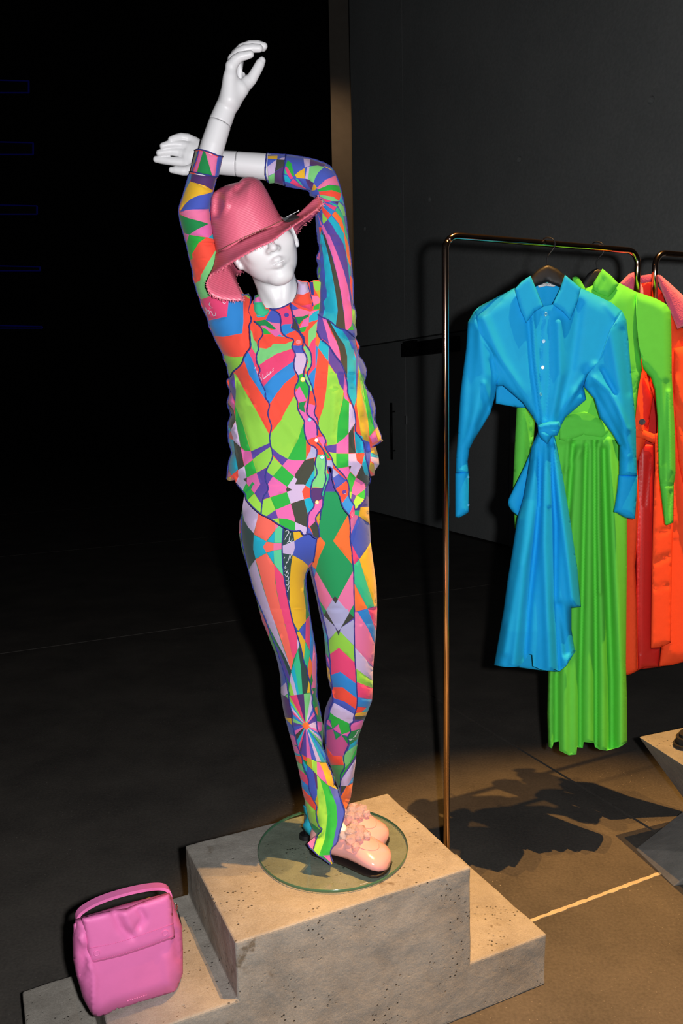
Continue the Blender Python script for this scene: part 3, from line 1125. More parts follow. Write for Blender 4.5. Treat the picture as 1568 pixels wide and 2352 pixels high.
part('cuff', [(1045, 1086), (1076, 1082), (1076, 1176), (1070, 1181), (1053, 1190), (1045, 1188)], YB, 0.022, M_BLUE, e, width=16, grid=7, open_edges=(0, 4), ripples=[([(1072, 1086), (1072, 1178)], 2, -0.004)])
part('cuff', [(1420, 1090), (1464, 1092), (1461, 1150), (1458, 1192), (1434, 1189), (1415, 1178), (1409, 1176), (1416, 1130)], YB, 0.024, M_BLUE, e, width=18, grid=7, open_edges=(0, 4), ripples=[([(1416, 1100), (1413, 1176)], 2, -0.004)])
part('collar', [(1218, 633), (1248, 704), (1228, 716), (1208, 742), (1194, 712), (1181, 664), (1198, 646)], YB - 0.048, 0.008, M_BLUE, e, width=8, grid=6)
part('collar', [(1297, 631), (1314, 645), (1334, 662), (1324, 700), (1309, 735), (1292, 716), (1268, 699), (1285, 665)], YB - 0.048, 0.008, M_BLUE, e, width=8, grid=6)
part('collar_stand', [(1222, 655), (1256, 646), (1290, 655), (1282, 690), (1267, 702), (1248, 706), (1236, 690)], YB + 0.02, 0.008, M_BLUE, e, width=10, grid=7, ripples=[([(1255, 660), (1254, 702)], 1.6, -0.004)])
lb = Sheet([(1232, 653), (1254, 649), (1280, 653), (1272, 659), (1254, 657), (1238, 661)], YB + 0.006, 0.002, width=3)
V, T, c = lb.build(5)
lab = sheet_obj('brand_label', [(V, T, None)], M_LABEL, e)
cu = bpy.data.curves.new('label_text', 'FONT')
cu.body = 'ANDERSON'
cu.size = 0.0075
cu.extrude = 0.0002
cu.align_x, cu.align_y = 'CENTER', 'CENTER'
cu.materials.append(M_INK)
to_ = bpy.data.objects.new('label_text', cu)
COL.objects.link(to_)
me_t = bpy.data.meshes.new_from_object(to_.evaluated_get(bpy.context.evaluated_depsgraph_get()))
bpy.data.objects.remove(to_)
me_t.materials.clear()
me_t.materials.append(M_INK)
to = bpy.data.objects.new('label_text', me_t)
COL.objects.link(to)
to.parent = lab
to.location = tuple(map(float, at_y(1256, 653.5, YB + 0.002)))
to.rotation_euler = (math.radians(90), 0, 0)
for py, px in ((722, 1253), (784, 1248), (844, 1246), (906, 1241)):
    button('shirt_button', s_blue, px, py, 4.6, M_BUTTONBLUE, e)
for py in (1096, 1160):
    button('cuff_button', Sheet([(1060, 1060), (1090, 1060), (1090, 1200), (1060, 1200)], YB - 0.01, 0.003, width=5), 1075, py, 2.6, M_BUTTONBLUE, e, holes=False)
part('side_drape', [(1222, 1028), (1205, 1069), (1167, 1147), (1166, 1159), (1175, 1174), (1190, 1186), (1215, 1120), (1226, 1050)], YB + 0.03, 0.016, M_BLUE, e, width=16)
rp = [([(1240, 1000), (1232, 1150), (1204, 1300), (1178, 1530)], 11, 0.020), ([(1246, 1010), (1228, 1250), (1212, 1400), (1204, 1530)], 9, -0.026), ([(1252, 1000), (1250, 1250), (1256, 1400), (1262, 1540)], 12, 0.024),
      ([(1262, 1010), (1276, 1200), (1274, 1400), (1284, 1540)], 7, -0.022), ([(1270, 1030), (1300, 1250), (1316, 1390)], 10, 0.020), ([(1226, 1060), (1200, 1250), (1160, 1500)], 9, 0.010),
      ([(1236, 1020), (1240, 1160)], 4, -0.010), ([(1262, 1030), (1262, 1160)], 4, 0.010), ([(1284, 1390), (1300, 1500)], 8, -0.018), ([(1150, 1440), (1136, 1530)], 9, -0.010)]
part('skirt', [(1236, 990), (1220, 1026), (1211, 1087), (1201, 1144), (1188, 1189), (1175, 1271), (1165, 1331), (1156, 1400), (1134, 1528), (1160, 1532), (1182, 1532), (1196, 1526), (1206, 1516), (1214, 1502), (1222, 1504), (1224, 1530), (1243, 1538), (1256, 1540),
               (1273, 1537), (1284, 1542), (1302, 1527), (1303, 1516), (1320, 1497), (1312, 1446), (1312, 1397), (1334, 1394), (1325, 1300), (1321, 1275), (1310, 1200), (1291, 1087), (1276, 1012), (1270, 992)],
     YB - 0.008, lambda P: 0.030 + 0.045 * np.clip((P[:, 1] - 1000) / 450, 0, 1), M_BLUE, e, back=0.05, width=26, open_edges=list(range(8, 22)) + [24, 31], ripples=rp, grid=4.5)
part('skirt_back', [(1165, 1500), (1240, 1480), (1300, 1480), (1322, 1494), (1300, 1530), (1284, 1543), (1272, 1543), (1242, 1540), (1190, 1533), (1140, 1529)], YB + 0.03, 0.008, M_BLUE, e, width=10, grid=9)
part('knot', [(1234, 978), (1246, 972), (1262, 968), (1284, 968), (1288, 980), (1280, 1000), (1268, 1002), (1256, 1020), (1242, 1008), (1236, 998)], YB - 0.052, 0.026, M_BLUE, e, width=16, grid=5,
     ripples=[([(1236, 986), (1262, 994)], 4, -0.008), ([(1246, 974), (1280, 972)], 4, 0.006), ([(1250, 985), (1284, 984)], 3, -0.007)])

# ================================================================ pink handbag on the left slab
M_BAG = mat('pink_leather', srgb((228, 118, 178)), 0.55, spec=0.4, noise=(25, 0.06), bump=(300, 0.2, 0.0006))
M_SUEDE = mat('tan_suede', srgb((176, 128, 70)), 0.9, noise=(30, 0.2))
bc = at_z(310, 2300, 0.285) + BV * 0.012
bplane = (np.array([bc[0], bc[1], 0.4]), BV.copy())
e = empty('handbag', (bc[0], bc[1], 0.285))
tag(e, 'pink leather fold-over handbag with top handle on the left plinth step', 'handbag')


def bag(name, outline, off, front, material, back=None, width=20, ripples=(), grid=8, open_edges=(), power=0.5):
    pl = (bplane[0] - BV * off, bplane[1])
    s = Sheet(outline, 0, front, back, width, open_edges, ripples, power, plane=pl)
    V, T, c = s.build(grid)
    V[:, 2] = np.maximum(V[:, 2], 0.2862)          # stands on the step
    return s, sheet_obj(name, [(V, T, None)], material, e)


_s, body = bag('bag_body', [(172, 2112), (188, 2106), (290, 2075), (388, 2050), (396, 2062), (404, 2090), (418, 2128), (420, 2180), (420, 2236), (412, 2262), (404, 2281), (380, 2288), (320, 2306), (270, 2322), (236, 2338), (222, 2341),
                              (208, 2328), (190, 2292), (174, 2236), (167, 2200), (166, 2150)], 0.0, 0.055, M_BAG, 0.045, 34,
               [([(186, 2150), (200, 2190), (216, 2240), (214, 2330)], 4, 0.008), ([(196, 2180), (188, 2240)], 9, -0.012), ([(400, 2140), (408, 2200)], 8, -0.008), ([(380, 2200), (386, 2260)], 10, 0.004)], power=0.42)
_s, flap = bag('flap', [(186, 2108), (200, 2104), (250, 2092), (290, 2086), (330, 2070), (388, 2051), (394, 2064), (397, 2100), (402, 2152), (398, 2158), (340, 2180), (280, 2200), (222, 2214), (206, 2217), (200, 2190), (192, 2140)], 0.042, 0.022, M_BAG, 0.004, 14,
               [([(262, 2096), (276, 2130), (300, 2150)], 9, -0.008), ([(320, 2090), (330, 2110), (318, 2130)], 7, -0.009), ([(290, 2100), (300, 2130)], 9, 0.006)])
for px, py in ((222, 2189), (379, 2142)):
    button('snap', _s, px, py, 8.0, M_BAG, flap, holes=False, lift=0.0005)
for L_ in ([(206, 2178), (270, 2166), (330, 2146), (398, 2122)], [(212, 2208), (280, 2192), (340, 2172), (398, 2150)]):
    Q = smooth_line(L_, it=3)
    dots = []
    for i in range(0, len(Q) - 1):
        for f in (0.0, 0.5):
            p = Q[i] * (1 - f) + Q[i + 1] * f
            d = (Q[i + 1] - Q[i])
            d = d / np.hypot(*d) * 1.1
            dots.append(tube_geo(list(_s.pos([p - d, p + d], 1, 0.0006)), 0.0007, 5))
    V, Fc = join_geo(dots)
    mesh('stitching', V, Fc, mat('bag_thread', srgb((205, 95, 150)), 0.7), flap)
H = smooth_line([at_y(px, py, y) for px, py, y in ((178, 2122, bc[1] - .02), (176, 2106, bc[1] - .02), (186, 2090, bc[1] - .01), (225, 2068, bc[1]), (280, 2050, bc[1] + .01), (330, 2039, bc[1] + .03), (366, 2035, bc[1] + .06), (384, 2040, bc[1] + .06), (390, 2052, bc[1] + .06), (390, 2070, bc[1] + .06))], it=3)
Vh, Fh = [], []
for i, p in enumerate(H):                                   # flat strap
    t = H[min(i + 1, len(H) - 1)] - H[max(i - 1, 0)]
    t /= np.linalg.norm(t)
    w = BV * 0.011
    nn_ = np.cross(t, BV)
    nn_ = nn_ / np.linalg.norm(nn_) * 0.0035
    Vh += [p - w - nn_, p + w - nn_, p + w + nn_, p - w + nn_]
    if i:
        o = 4 * (i - 1)
        Fh += [(o + k, o + (k + 1) % 4, o + 4 + (k + 1) % 4, o + 4 + k) for k in range(4)]
Fh += [(0, 3, 2, 1), tuple(len(Vh) - 4 + k for k in range(4))]
mesh('handle', Vh, Fh, M_BAG, e, False)
_s2, _o = bag('inner_flap', [(246, 2090), (262, 2086), (300, 2076), (345, 2060), (345, 2072), (300, 2090), (260, 2098)], 0.012, 0.006, M_SUEDE, 0.006, 6, grid=6)
_s2, _o = bag('gusset', [(168, 2122), (178, 2114), (190, 2150), (206, 2214), (212, 2240), (205, 2290), (196, 2300), (180, 2250), (170, 2200)], 0.02, 0.012, M_BAG, 0.004, 8, grid=7)
ring = [at_y(402 + 5 * math.cos(t), 2084 + 9 * math.sin(t), bc[1] + 0.07) for t in np.linspace(0, 2 * math.pi, 17)[:-1]]
tube('strap_ring', ring, 0.0018, M_STEEL, e, 8, True)
tube('strap_clip', [at_y(405, 2090, bc[1] + .07), at_y(411, 2112, bc[1] + .07), at_y(416, 2132, bc[1] + .07)], [0.004, 0.004, 0.0025], M_HANGER, e, 8)
em = []
for k in range(9):
    px = 292 + k * 5.2
    em.append(tube_geo(list(Sheet([(100, 2000), (500, 2000), (500, 2400), (100, 2400)], 0, 0.0, plane=(bplane[0] - BV * 0.0545, bplane[1])).pos([(px, 2299 - k * 1.6), (px + 3.6, 2298 - k * 1.6)], 1)), 0.0011, 5))
V, Fc = join_geo(em)
mesh('embossed_name', V, Fc, M_BAG, body)

# ================================================================ printed knit: colours and print patches
PAL = dict(O=(250, 82, 62), K=(238, 72, 122), P=(232, 108, 178), p=(240, 122, 168), S=(255, 112, 96), L=(150, 214, 74), G=(44, 178, 66), g=(30, 140, 74),
           e=(36, 156, 92), M=(126, 210, 128), T=(54, 192, 140), t=(100, 212, 158), C=(30, 178, 206), B=(48, 138, 214), I=(72, 92, 190), V=(90, 70, 160),
           D=(86, 52, 112), W=(206, 184, 222), w=(178, 176, 216), N=(66, 70, 60), n=(52, 76, 74), Y=(238, 186, 44), y=(204, 172, 48), R=(252, 120, 56), d=(196, 84, 142),
           q=(120, 146, 104), o=(226, 58, 50), b=(48, 58, 138), x=(220, 222, 235), s=(84, 150, 84))
COLS = {k: np.array(srgb(v)) * 0.85 for k, v in PAL.items()}
WIN = dict(A=(400, 330, 7.84), B=(400, 560, 7.84), C=(600, 340, 7.127), D=(700, 540, 9.8), E=(500, 660, 7.84), F=(660, 640, 7.84), G=(500, 860, 7.84), H=(680, 860, 7.84),
           I=(500, 1060, 7.84), J=(680, 1060, 7.84), K=(530, 1180, 7.84), L=(700, 1180, 7.84), M=(570, 1400, 7.84), N=(710, 1400, 7.84), O=(630, 1580, 7.84), P=(670, 1760, 7.84))


def win(w, nums):
    x0, y0, s = WIN[w]
    a = np.array(nums, float).reshape(-1, 2)
    return a / s + np.array([x0, y0])


def patches(text):
    out, w = [], None
    for ln in text.strip().split('\n'):
        for it in ln.split(';'):
            q = it.split()
            if not q:
                continue
            if q[0].startswith('@'):
                w = q[0][1:]
                q = q[1:]
                if not q:
                    continue
            out.append((q[0], win(w, [float(v) for v in q[1:]])))
    return out


def path(text):
    out = []
    for it in text.split(';'):
        q = it.split()
        if q:
            out.append(win(q[0], [float(v) for v in q[1:]]))
    return np.vstack(out)


def strokes(w, lines, width):
    """handwriting printed as thin strokes"""
    out = []
    for ln in lines:
        P = smooth_line(win(w, ln), it=2)
        t = np.gradient(P, axis=0)
        nrm = np.stack([-t[:, 1], t[:, 0]], 1)
        nrm /= np.linalg.norm(nrm, axis=1)[:, None] + 1e-9
        k = width * (0.45 + 0.55 * np.sin(np.linspace(0.15, math.pi - 0.15, len(P))))[:, None]
        out.append(('x', np.vstack([P + nrm * k, (P - nrm * k)[::-1]])))
    return out


SLEEVE_L = patches("""@A q 380 140 450 140 330 510 300 510;P 460 130 520 140 400 510 350 500 410 330;g 520 130 560 150 685 580 410 515;p 560 150 780 240 735 590 685 580;I 780 240 870 235 800 600 735 590
B 270 540 330 545 240 790 100 1100 80 1150 200 790;D 310 540 760 600 750 640 690 840 290 680;Y 285 680 560 760 690 840 690 870 600 900 420 940 290 1000 200 1080 105 1210 95 1170 160 960 220 800
I 690 870 600 900 420 940 290 1000 200 1080 105 1225 330 1190 640 1180 670 1000 710 880;p 105 1250 200 1200 330 1185 640 1180 650 1300 670 1440 620 1445 480 1400 250 1340 110 1270
g 90 1270 250 1340 480 1400 620 1445 420 1540 265 1640 180 1610 110 1430;P 620 1445 670 1440 710 1590 620 1690 265 1640 420 1540;P 180 1610 265 1640 240 1740 235 1850 180 1660
C 620 1690 700 1620 760 1740;O 575 1690 620 1695 750 1730 830 1900 760 1920 640 2080 400 2080 420 1800;G 265 1640 575 1690 420 1800 340 1920 310 1990 240 1990 215 1800 235 1740
@B G 260 -20 440 -20 420 20 320 180 330 260 290 300 215 0;O 440 -20 800 -20 780 50 690 210 600 350 500 520 465 650 380 700 330 540 290 310 330 260 320 180 420 20
M 780 50 850 120 900 400 1000 700 900 950 660 940 480 1000 400 850 380 705 465 665 480 570 600 350 690 210;K 475 1010 660 935 730 985 980 900 980 1020 950 1310 610 1375 535 1230
B 980 880 1240 900 1245 1400 1225 1610 880 1675 705 1660 600 1385 950 1310 980 1020
@E L 90 1215 300 1262 470 1240 460 1340 380 1440 290 1500 215 1650 150 1400;L 455 120 570 110 600 225 520 170;P 560 380 620 400 660 560 600 530;V 600 150 660 200 640 330 600 280""")
SLEEVE_L += strokes('B', [(555, 1140, 590, 1220, 575, 1290), (560, 1250, 620, 1180, 640, 1270), (620, 1270, 660, 1200, 700, 1290), (740, 1240, 750, 1290, 700, 1300), (650, 1050, 620, 1090, 660, 1130), (640, 1160, 690, 1150),
                          (870, 1050, 905, 1085, 930, 1050)], 0.8)
SLEEVE_R = patches("""@C I 60 60 430 90 380 640 100 600;Y 105 130 265 125 260 180 105 175;W 90 310 250 185 215 410 80 470;N 250 185 400 195 365 300 220 390;D 365 300 355 610 210 590 215 400;M 215 410 210 590 110 590 80 480
W 400 150 400 195 270 185 330 160;I 420 130 690 160 710 310 550 440 480 240 420 180;G 430 195 490 250 540 450 500 470 440 340 400 280;K 400 300 440 340 520 490 480 510 430 440 385 330;T 380 340 430 440 370 420
C 370 440 430 460 480 530 460 570 370 540;I 370 545 460 575 560 640 700 690 380 640;Y 550 440 620 380 710 330 710 500 580 490;W 690 170 800 180 790 290 710 320;D 800 180 1050 260 1040 300 820 290 790 280
W 750 310 790 300 760 510 715 500;M 790 300 920 285 1030 310 930 400 880 490 855 570 760 510;I 1030 310 1150 370 1215 450 1050 520 920 650 860 570 930 400;Y 1030 290 1150 355 1160 370 1040 312
C 1060 250 1200 370 1220 440 1150 350;p 1215 450 1275 620 1120 600 920 680 910 650 1050 520;G 1275 620 1305 740 1150 690 930 710 920 680 1100 605;O 1305 740 1280 870 1180 800 950 760 940 715 1150 690
M 950 765 1180 800 1270 870 1150 870 960 800;C 1305 750 1350 920 1275 870;K 960 810 1150 870 1060 890;T 980 840 1050 885 990 895;T 1090 880 1250 940 1230 970;D 1160 875 1265 875 1250 920
M 1265 880 1340 950 1390 1120 1340 1110 1250 940;K 1020 890 1230 965 1195 1025 1080 950;B 1000 895 1195 1025 1145 1100 1000 960;T 1240 965 1340 1110 1400 1400 1440 1568 1390 1500 1330 1200 1210 1020
O 990 945 1145 1095 1085 1165 1000 1050;R 1205 1030 1310 1150 1350 1300 1395 1568 1360 1450 1270 1240 1155 1095;L 1000 1060 1085 1170 1015 1245 1000 1200;C 1150 1110 1270 1250 1350 1400 1400 1580 1330 1580 1180 1300 1090 1170
V 1090 1175 1180 1300 1330 1580 1160 1580 1025 1245;P 1010 1250 1175 1580 1080 1580 985 1280;N 970 1300 1075 1580 1010 1580;V 920 1020 990 1080 995 1190;P 915 1050 990 1250 975 1280;C 970 1330 1020 1580 960 1580;O 940 1300 985 1300 960 1450
I 600 500 710 505 730 590 800 690 700 640;T 560 500 600 510 690 640 620 580;K 520 500 620 590 740 670 560 620 470 570;D 720 510 780 520 855 575 820 690 760 610;Y 860 580 910 650 880 690 820 700
@D C 340 -10 405 -10 520 430 600 800 680 1200 730 1540 735 1700 715 2000 690 2050 400 1850 450 1650 420 1500 490 1400 490 1250 455 1100 460 900 430 700 410 450 370 200
N 405 -10 450 -10 600 450 700 800 790 1180 850 1600 900 1900 915 2130 690 2060 740 1700 690 1300 600 800 500 330;P 450 -10 550 -10 720 400 870 800 980 1200 1040 1550 1070 1900 1040 2050 960 2140 915 2140 880 1750 820 1350 740 950 620 480
V 550 -10 750 -10 870 200 930 400 970 700 1000 1000 1055 1600 1040 1600 980 1200 870 800 720 400;C 745 -10 880 -10 905 200 950 450 1025 750 1030 880 1000 1000 970 700 920 380 860 180
R 880 -10 930 60 990 250 1000 450 1050 600 1020 720 950 500 910 200;T 930 -10 985 -10 1000 180 985 250 940 70;I 300 240 370 200 410 450 430 700 460 900 455 1100 490 1250 480 1400 410 1510 310 1390 345 1080 300 990 360 720 300 640
G 340 700 355 800 290 890 270 800;L 340 880 330 960 270 940;P 250 400 330 350 330 560 260 520;O 1020 900 1070 1000 1075 1470 1060 1470 1020 1150;L 1065 1650 1130 1700 1180 2140 1070 1970;G 1070 1980 1100 2140 960 2140 1040 2050""")
TORSO = patches("""@E M 570 745 620 810 640 930 700 1000 730 1160 690 1210 610 1090 590 900;g 660 620 850 580 1000 690 1060 770 940 740 840 690 740 700 690 670;P 780 690 860 690 960 770 1060 750 1160 860 1040 890 930 800 820 730
G 800 720 870 750 960 840 830 850;p 870 590 930 590 960 640 1130 640 1130 840 1000 700;I 860 590 940 430 1010 390 1140 510 1130 650 960 630;C 1050 880 1110 850 1210 895
M 750 1090 870 1105 960 1070 990 1015 1210 1020 1380 950 1320 1110 1190 1150 1060 1200 1020 1240 870 1310 740 1405 690 1330 720 1190;K 740 1405 870 1310 1060 1195 1320 1115 1420 1200 1380 1310 1200 1440 1000 1590 820 1790 720 1600 770 1470
B 820 1790 1000 1590 1200 1440 1370 1320 1360 1450 1395 1570 1200 1730 1050 1930 965 2060 900 2120 850 1880;K 545 1150 610 1095 690 1210 680 1330 740 1560 700 1560 620 1300;B 460 1270 545 1155 620 1300 700 1540 740 1640 860 1860 930 2110 840 2000 700 1780 560 1570
K 1080 420 1200 340 1320 430 1375 660 1150 690 1140 510;B 1140 700 1200 665 1330 660 1310 720 1390 780 1250 850 1220 890 1140 790
@F p 90 570 230 540 400 590 380 650 230 690 120 690;I 40 440 120 480 200 540 130 565 80 560;g 130 690 280 680 380 640 380 690 290 730 205 840;P 380 690 380 850 215 895 290 740;G 215 890 370 850 310 950 240 970
O 340 870 390 860 385 950 375 1160 290 1150 310 1050;p 440 310 540 310 590 370 570 440 470 480;b 390 60 460 60 480 300 430 300;L 460 30 600 60 590 200 510 240 470 130;y 510 230 590 200 560 640 580 560 600 400 560 320;G 480 490 580 440 570 550 460 560
p 390 600 480 570 550 570 390 690;C 390 690 480 600 570 560 550 740 385 790;O 385 800 545 755 500 790 385 900;M 385 930 530 780 515 1040 430 1130 380 1240 375 1000;C 530 790 550 750 530 940
V 555 640 625 700 700 960 760 1190 690 1130 590 1060 525 930;P 620 690 700 740 800 1000 910 1180 965 1500 850 1390 755 1200 700 960;N 690 720 760 770 910 1030 1030 1200 1080 1400 1075 1800 1000 1600 960 1480 940 1300 880 1120
C 750 750 880 870 990 930 1090 1080 1190 1280 1230 1450 1235 1980 1080 1980 1075 1400 1030 1200 910 1030;I 980 920 1060 930 1210 1060 1265 1330 1280 1560 1270 1980 1230 1980 1230 1400 1190 1280 1090 1080
M 285 1240 330 1180 420 1300 445 1440 430 1580 345 1690 330 1640 370 1500 350 1380;K 380 1240 430 1130 510 1050 505 1600 350 1760 430 1640 450 1480;B 505 1190 550 1240 525 1600 475 1980 440 1980 370 1750 505 1600
R 520 960 590 1090 550 1230 500 1170;C 590 1105 745 1190 735 1490 650 1380 550 1240;O 550 1260 738 1505 705 1980 470 1980 530 1500;V 745 1200 850 1390 960 1500 1025 1700 1010 1980 940 1980 890 1750 740 1515
L 740 1530 880 1740 940 1980 705 1980;P 1020 1760 1085 1850 1090 1980 1010 1980;y 1265 1530 1300 1980 1250 1980;L 1275 1500 1380 1980 1300 1980;I 1270 1370 1370 1490 1440 1680 1400 1810 1330 1750 1280 1560;G 1310 1680 1395 1900 1390 1980 1370 1980
N 110 700 210 860 230 960 310 1050 290 1090 180 930 60 890 110 830;O -20 1000 110 940 200 970 290 1090 280 1200 90 1200 130 1100 -20 1070;I 90 1200 200 1210 285 1190 270 1270 340 1350 140 1350 70 1240
W 150 1340 335 1345 365 1430 345 1560 285 1690 190 1740 120 1650 105 1520 150 1400;G 190 1740 290 1700 290 1780 400 1980 130 1980 200 1830
@G O 330 0 545 0 700 220 850 440 940 560 900 700 960 930 935 1090 700 660 450 230;O 1410 0 1460 60 1390 200 1370 400 1240 600 1160 760 1150 810 960 1060 930 1090 960 930 900 740 930 580 970 480 1060 340 1200 170
O 290 -40 460 -170 560 -20 330 20;L 290 -30 340 20 450 230 700 660 930 1090 945 1230 600 1385 450 900 310 560 325 300;V 190 80 290 -20 325 300 315 530 220 260;P 170 180 230 300 310 560 290 650 180 470 225 300
N 160 470 290 650 318 830 235 1010 180 900 245 730;G 310 560 450 900 595 1385 480 1370 410 1300 318 830;W 235 1010 318 840 410 1310 280 1200;C 180 900 235 1010 210 1070 170 960;O 240 1040 280 1165 180 1130
C 180 1140 280 1180 365 1710 250 1820 170 1680 250 1420;N 280 1190 410 1310 475 1650 365 1720;P 410 1320 480 1370 595 1385 630 1530 480 1650;V 595 1385 945 1230 955 1310 740 1440 630 1530
L 630 1530 740 1440 935 1310 985 1400 980 1530 900 1660 700 1770;G 480 1650 630 1540 700 1770 520 1860;W 365 1720 480 1650 520 1860 510 1980 320 1980 370 1860;O 260 1800 365 1720 370 1860 330 1940;P 160 1700 240 1830 150 1850;Y 150 1850 240 1850 250 1910 170 1920
L 1370 400 1440 480 1430 640 1560 830 1530 900 1450 1160 1255 1525 1100 1430 945 1300 935 1090 1060 920 1150 810 1160 770 1250 600;G 1530 900 1590 880 1590 1550 1400 1552 1255 1525 1450 1160;V 945 1300 1100 1430 1260 1525 1160 1645 985 1440
P 1260 1525 1400 1552 1590 1548 1378 1842 1160 1645;L 985 1470 1155 1642 1000 1842 890 1755 900 1680 980 1550;V 700 1770 900 1670 890 1755 995 1842 900 1980 760 1980;P 520 1860 700 1780 765 1980 500 1980;G 1155 1645 1378 1842 1300 1980 1130 1980 995 1842
P 990 1845 1130 1980 890 1980;W 1378 1842 1590 1980 1300 1980;N 1380 1842 1590 1560 1590 1980
@I P 520 290 700 210 765 410 660 572 515 380;V 700 210 890 100 890 190 992 265 905 400 915 530 940 642 820 685 785 770 658 572 765 410;G 510 385 658 575 535 698 480 640 430 530;L 535 700 658 578 790 770 780 960 660 880 520 720
P 990 268 1250 455 1230 500 1245 548 940 642 900 540 905 400;W 365 160 480 90 520 290 455 315 515 378 445 530 320 400 370 270;N 455 315 525 290 520 382;G 990 265 1152 78 1375 270 1250 458
W 1375 270 1590 410 1518 540 1548 675 1312 758 1242 548 1345 515 1250 455;N 1248 458 1348 515 1240 547 1230 500;O 1590 420 1590 700 1548 675 1515 540;G 943 645 1245 550 1312 758 1040 872;L 820 690 943 645 1040 875 870 990 785 950 800 760
V 870 990 1038 873 1082 1022 940 1040;P 1038 873 1312 758 1402 1092 1240 1030 1085 1022;L 950 1040 1085 1022 1115 1140 1050 1110;G 1095 1020 1240 1030 1405 1095 1440 1260 1300 1250 1190 1195 1110 1130;N 1315 758 1548 678 1590 800 1590 1180 1402 1092
W 1402 1095 1590 1170 1590 1340 1490 1240 1430 1260
@J N 150 -20 330 -20 340 150 162 430 -20 290 -20 230;P -20 -20 150 -20 -20 230;C 320 150 385 230 350 310 280 360 260 490 162 430;W -20 290 162 430 105 540 140 680 -20 730;O 165 435 262 490 250 645 140 678 105 540
C 142 683 255 642 330 760 310 850 208 945;N -20 730 140 683 210 950 208 1195 -20 1090;W -20 1090 208 1192 190 1330 120 1330 -20 1250
M 335 -20 550 -20 520 200 545 330 485 482 350 468 285 472 290 370 385 230 325 120;D 285 472 485 484 450 600 485 660 400 710 330 765 305 720 250 630;P 480 662 490 830 400 930 350 1000 350 1070 240 1182 205 1100 210 920 330 830 340 765
I 225 1180 300 1315 195 1290;N 250 1172 350 1072 410 1200 420 1390 290 1360 300 1300;y 355 1000 440 920 405 1140;T 545 200 610 250 600 330 525 480 495 640 450 600
w 550 -20 650 -20 660 120 770 220 660 295 620 200 560 60;I 660 295 765 222 910 340 715 492;O 712 495 908 342 965 480 945 590 900 690 822 758 775 600;B 822 758 943 595 965 680 1060 790 960 960 860 860;K 1025 790 1060 830 1060 1000 980 1040 955 955
L 665 -20 722 -20 720 132 665 60;G 722 -20 945 -20 945 92 724 130;P 724 132 945 95 972 180 920 292 800 210;W 945 -20 1110 -20 1182 60 1072 282 970 170 1000 70;N 945 92 998 74 970 165;G 966 180 1072 285 1003 545 960 545 940 400 918 300
P 1072 288 1232 390 1242 495 1080 612 1000 575 1010 480;N 1182 65 1240 200 1340 300 1340 380 1240 470 1230 390 1078 286;L 960 545 1003 560 985 700 945 650;V 1000 575 1080 615 1030 745 985 690;L 1080 617 1222 672 1120 820 1070 850 1028 742
G 1085 615 1245 490 1260 600 1222 676;C 1185 60 1300 -20 1340 290 1240 230
@H O 345 -20 575 -20 540 300 490 600 420 810 325 700 370 600 320 240;B 230 40 345 -20 320 240 285 200;L 572 -20 722 -20 780 180 852 300 832 470 760 800 730 1252 560 1285 550 1180 395 970 415 815 490 600 540 300
V 725 -20 865 -20 855 295 780 180;P 865 20 930 200 910 370 955 495 870 432 850 300;G 858 335 870 432 955 500 942 1062 860 1150 728 1252 750 850 830 500;W 953 510 1045 590 1080 860 1000 970 943 1055;N 1065 870 1030 1020 1072 1422 943 1422 943 1060
P 942 1066 942 1425 720 1422 726 1250 860 1150;V 500 1295 726 1256 722 1418 570 1392;L 585 1398 722 1420 722 1695 665 1620 650 1500;G 720 1424 942 1428 942 1662 722 1692;W 942 1428 1072 1424 1090 1550 1182 1630 1076 1842 968 1722 995 1648 943 1655
O 1072 1424 1228 1414 1212 1560 1172 1622 1090 1550;C 915 -20 1078 -20 1087 420 1045 592 925 370;V 1078 -20 1108 -20 1087 510;O 1087 500 1172 1092 1050 1022 1082 850 1045 600;y 1105 -20 1150 100 1292 800 1322 1218 1200 1182 1160 1050 1087 560
L 1130 -20 1172 30 1282 650 1292 810 1170 300;G 1170 -20 1225 50 1260 270 1422 992 1320 1112 1290 800;I 1260 260 1380 400 1445 650 1410 800 1462 960 1412 996;P 1320 1118 1422 1006 1472 1200 1370 1235;Y 1425 1010 1465 940 1575 1200 1480 1205
C 1048 1026 1192 1120 1222 1290 1228 1412 1074 1422;I 1190 1170 1318 1220 1342 1400 1312 1720 1280 1600 1228 1450;C 1226 1450 1305 1720 1340 1870 1230 1780 1185 1620
Y 1335 1325 1432 1305 1484 1462 1345 1412;C 1340 1410 1486 1462 1484 1502 1340 1482;W 1340 1485 1484 1502 1498 1620 1400 1740 1400 1600 1345 1560;y 1335 1575 1402 1620 1415 1740 1390 1805 1305 1700;O 1305 1705 1402 1790 1365 1840 1300 1835
G -20 200 45 60 145 130 245 220 230 300 190 462 110 330 60 210;P 60 212 192 466 60 512 -20 410 -20 330;g 45 510 182 480 140 570 162 692 50 625;P 188 470 235 470 195 600 180 740 335 830 388 930 375 1112 270 1202 200 1175 145 1000 155 830 40 620 162 692 145 570
O 238 288 295 308 355 562 228 522;P 228 522 355 565 310 700 400 825 320 832 200 742;M 165 -20 235 40 295 305 243 285 228 190 130 110;O 195 1180 330 1128 378 1150 378 1235 458 1350 470 1450 400 1445 378 1350 305 1272
P 378 1128 480 1118 560 1200 490 1315 440 1232;M 385 1450 510 1438 556 1530 548 1980 330 1980 330 1700 335 1580;G 385 1208 480 1330 615 1502 570 1515 500 1400;w 268 1288 372 1360 375 1482 170 1535 260 1360;N 168 1538 325 1508 330 1700 250 1800 160 1980 -20 1980""")
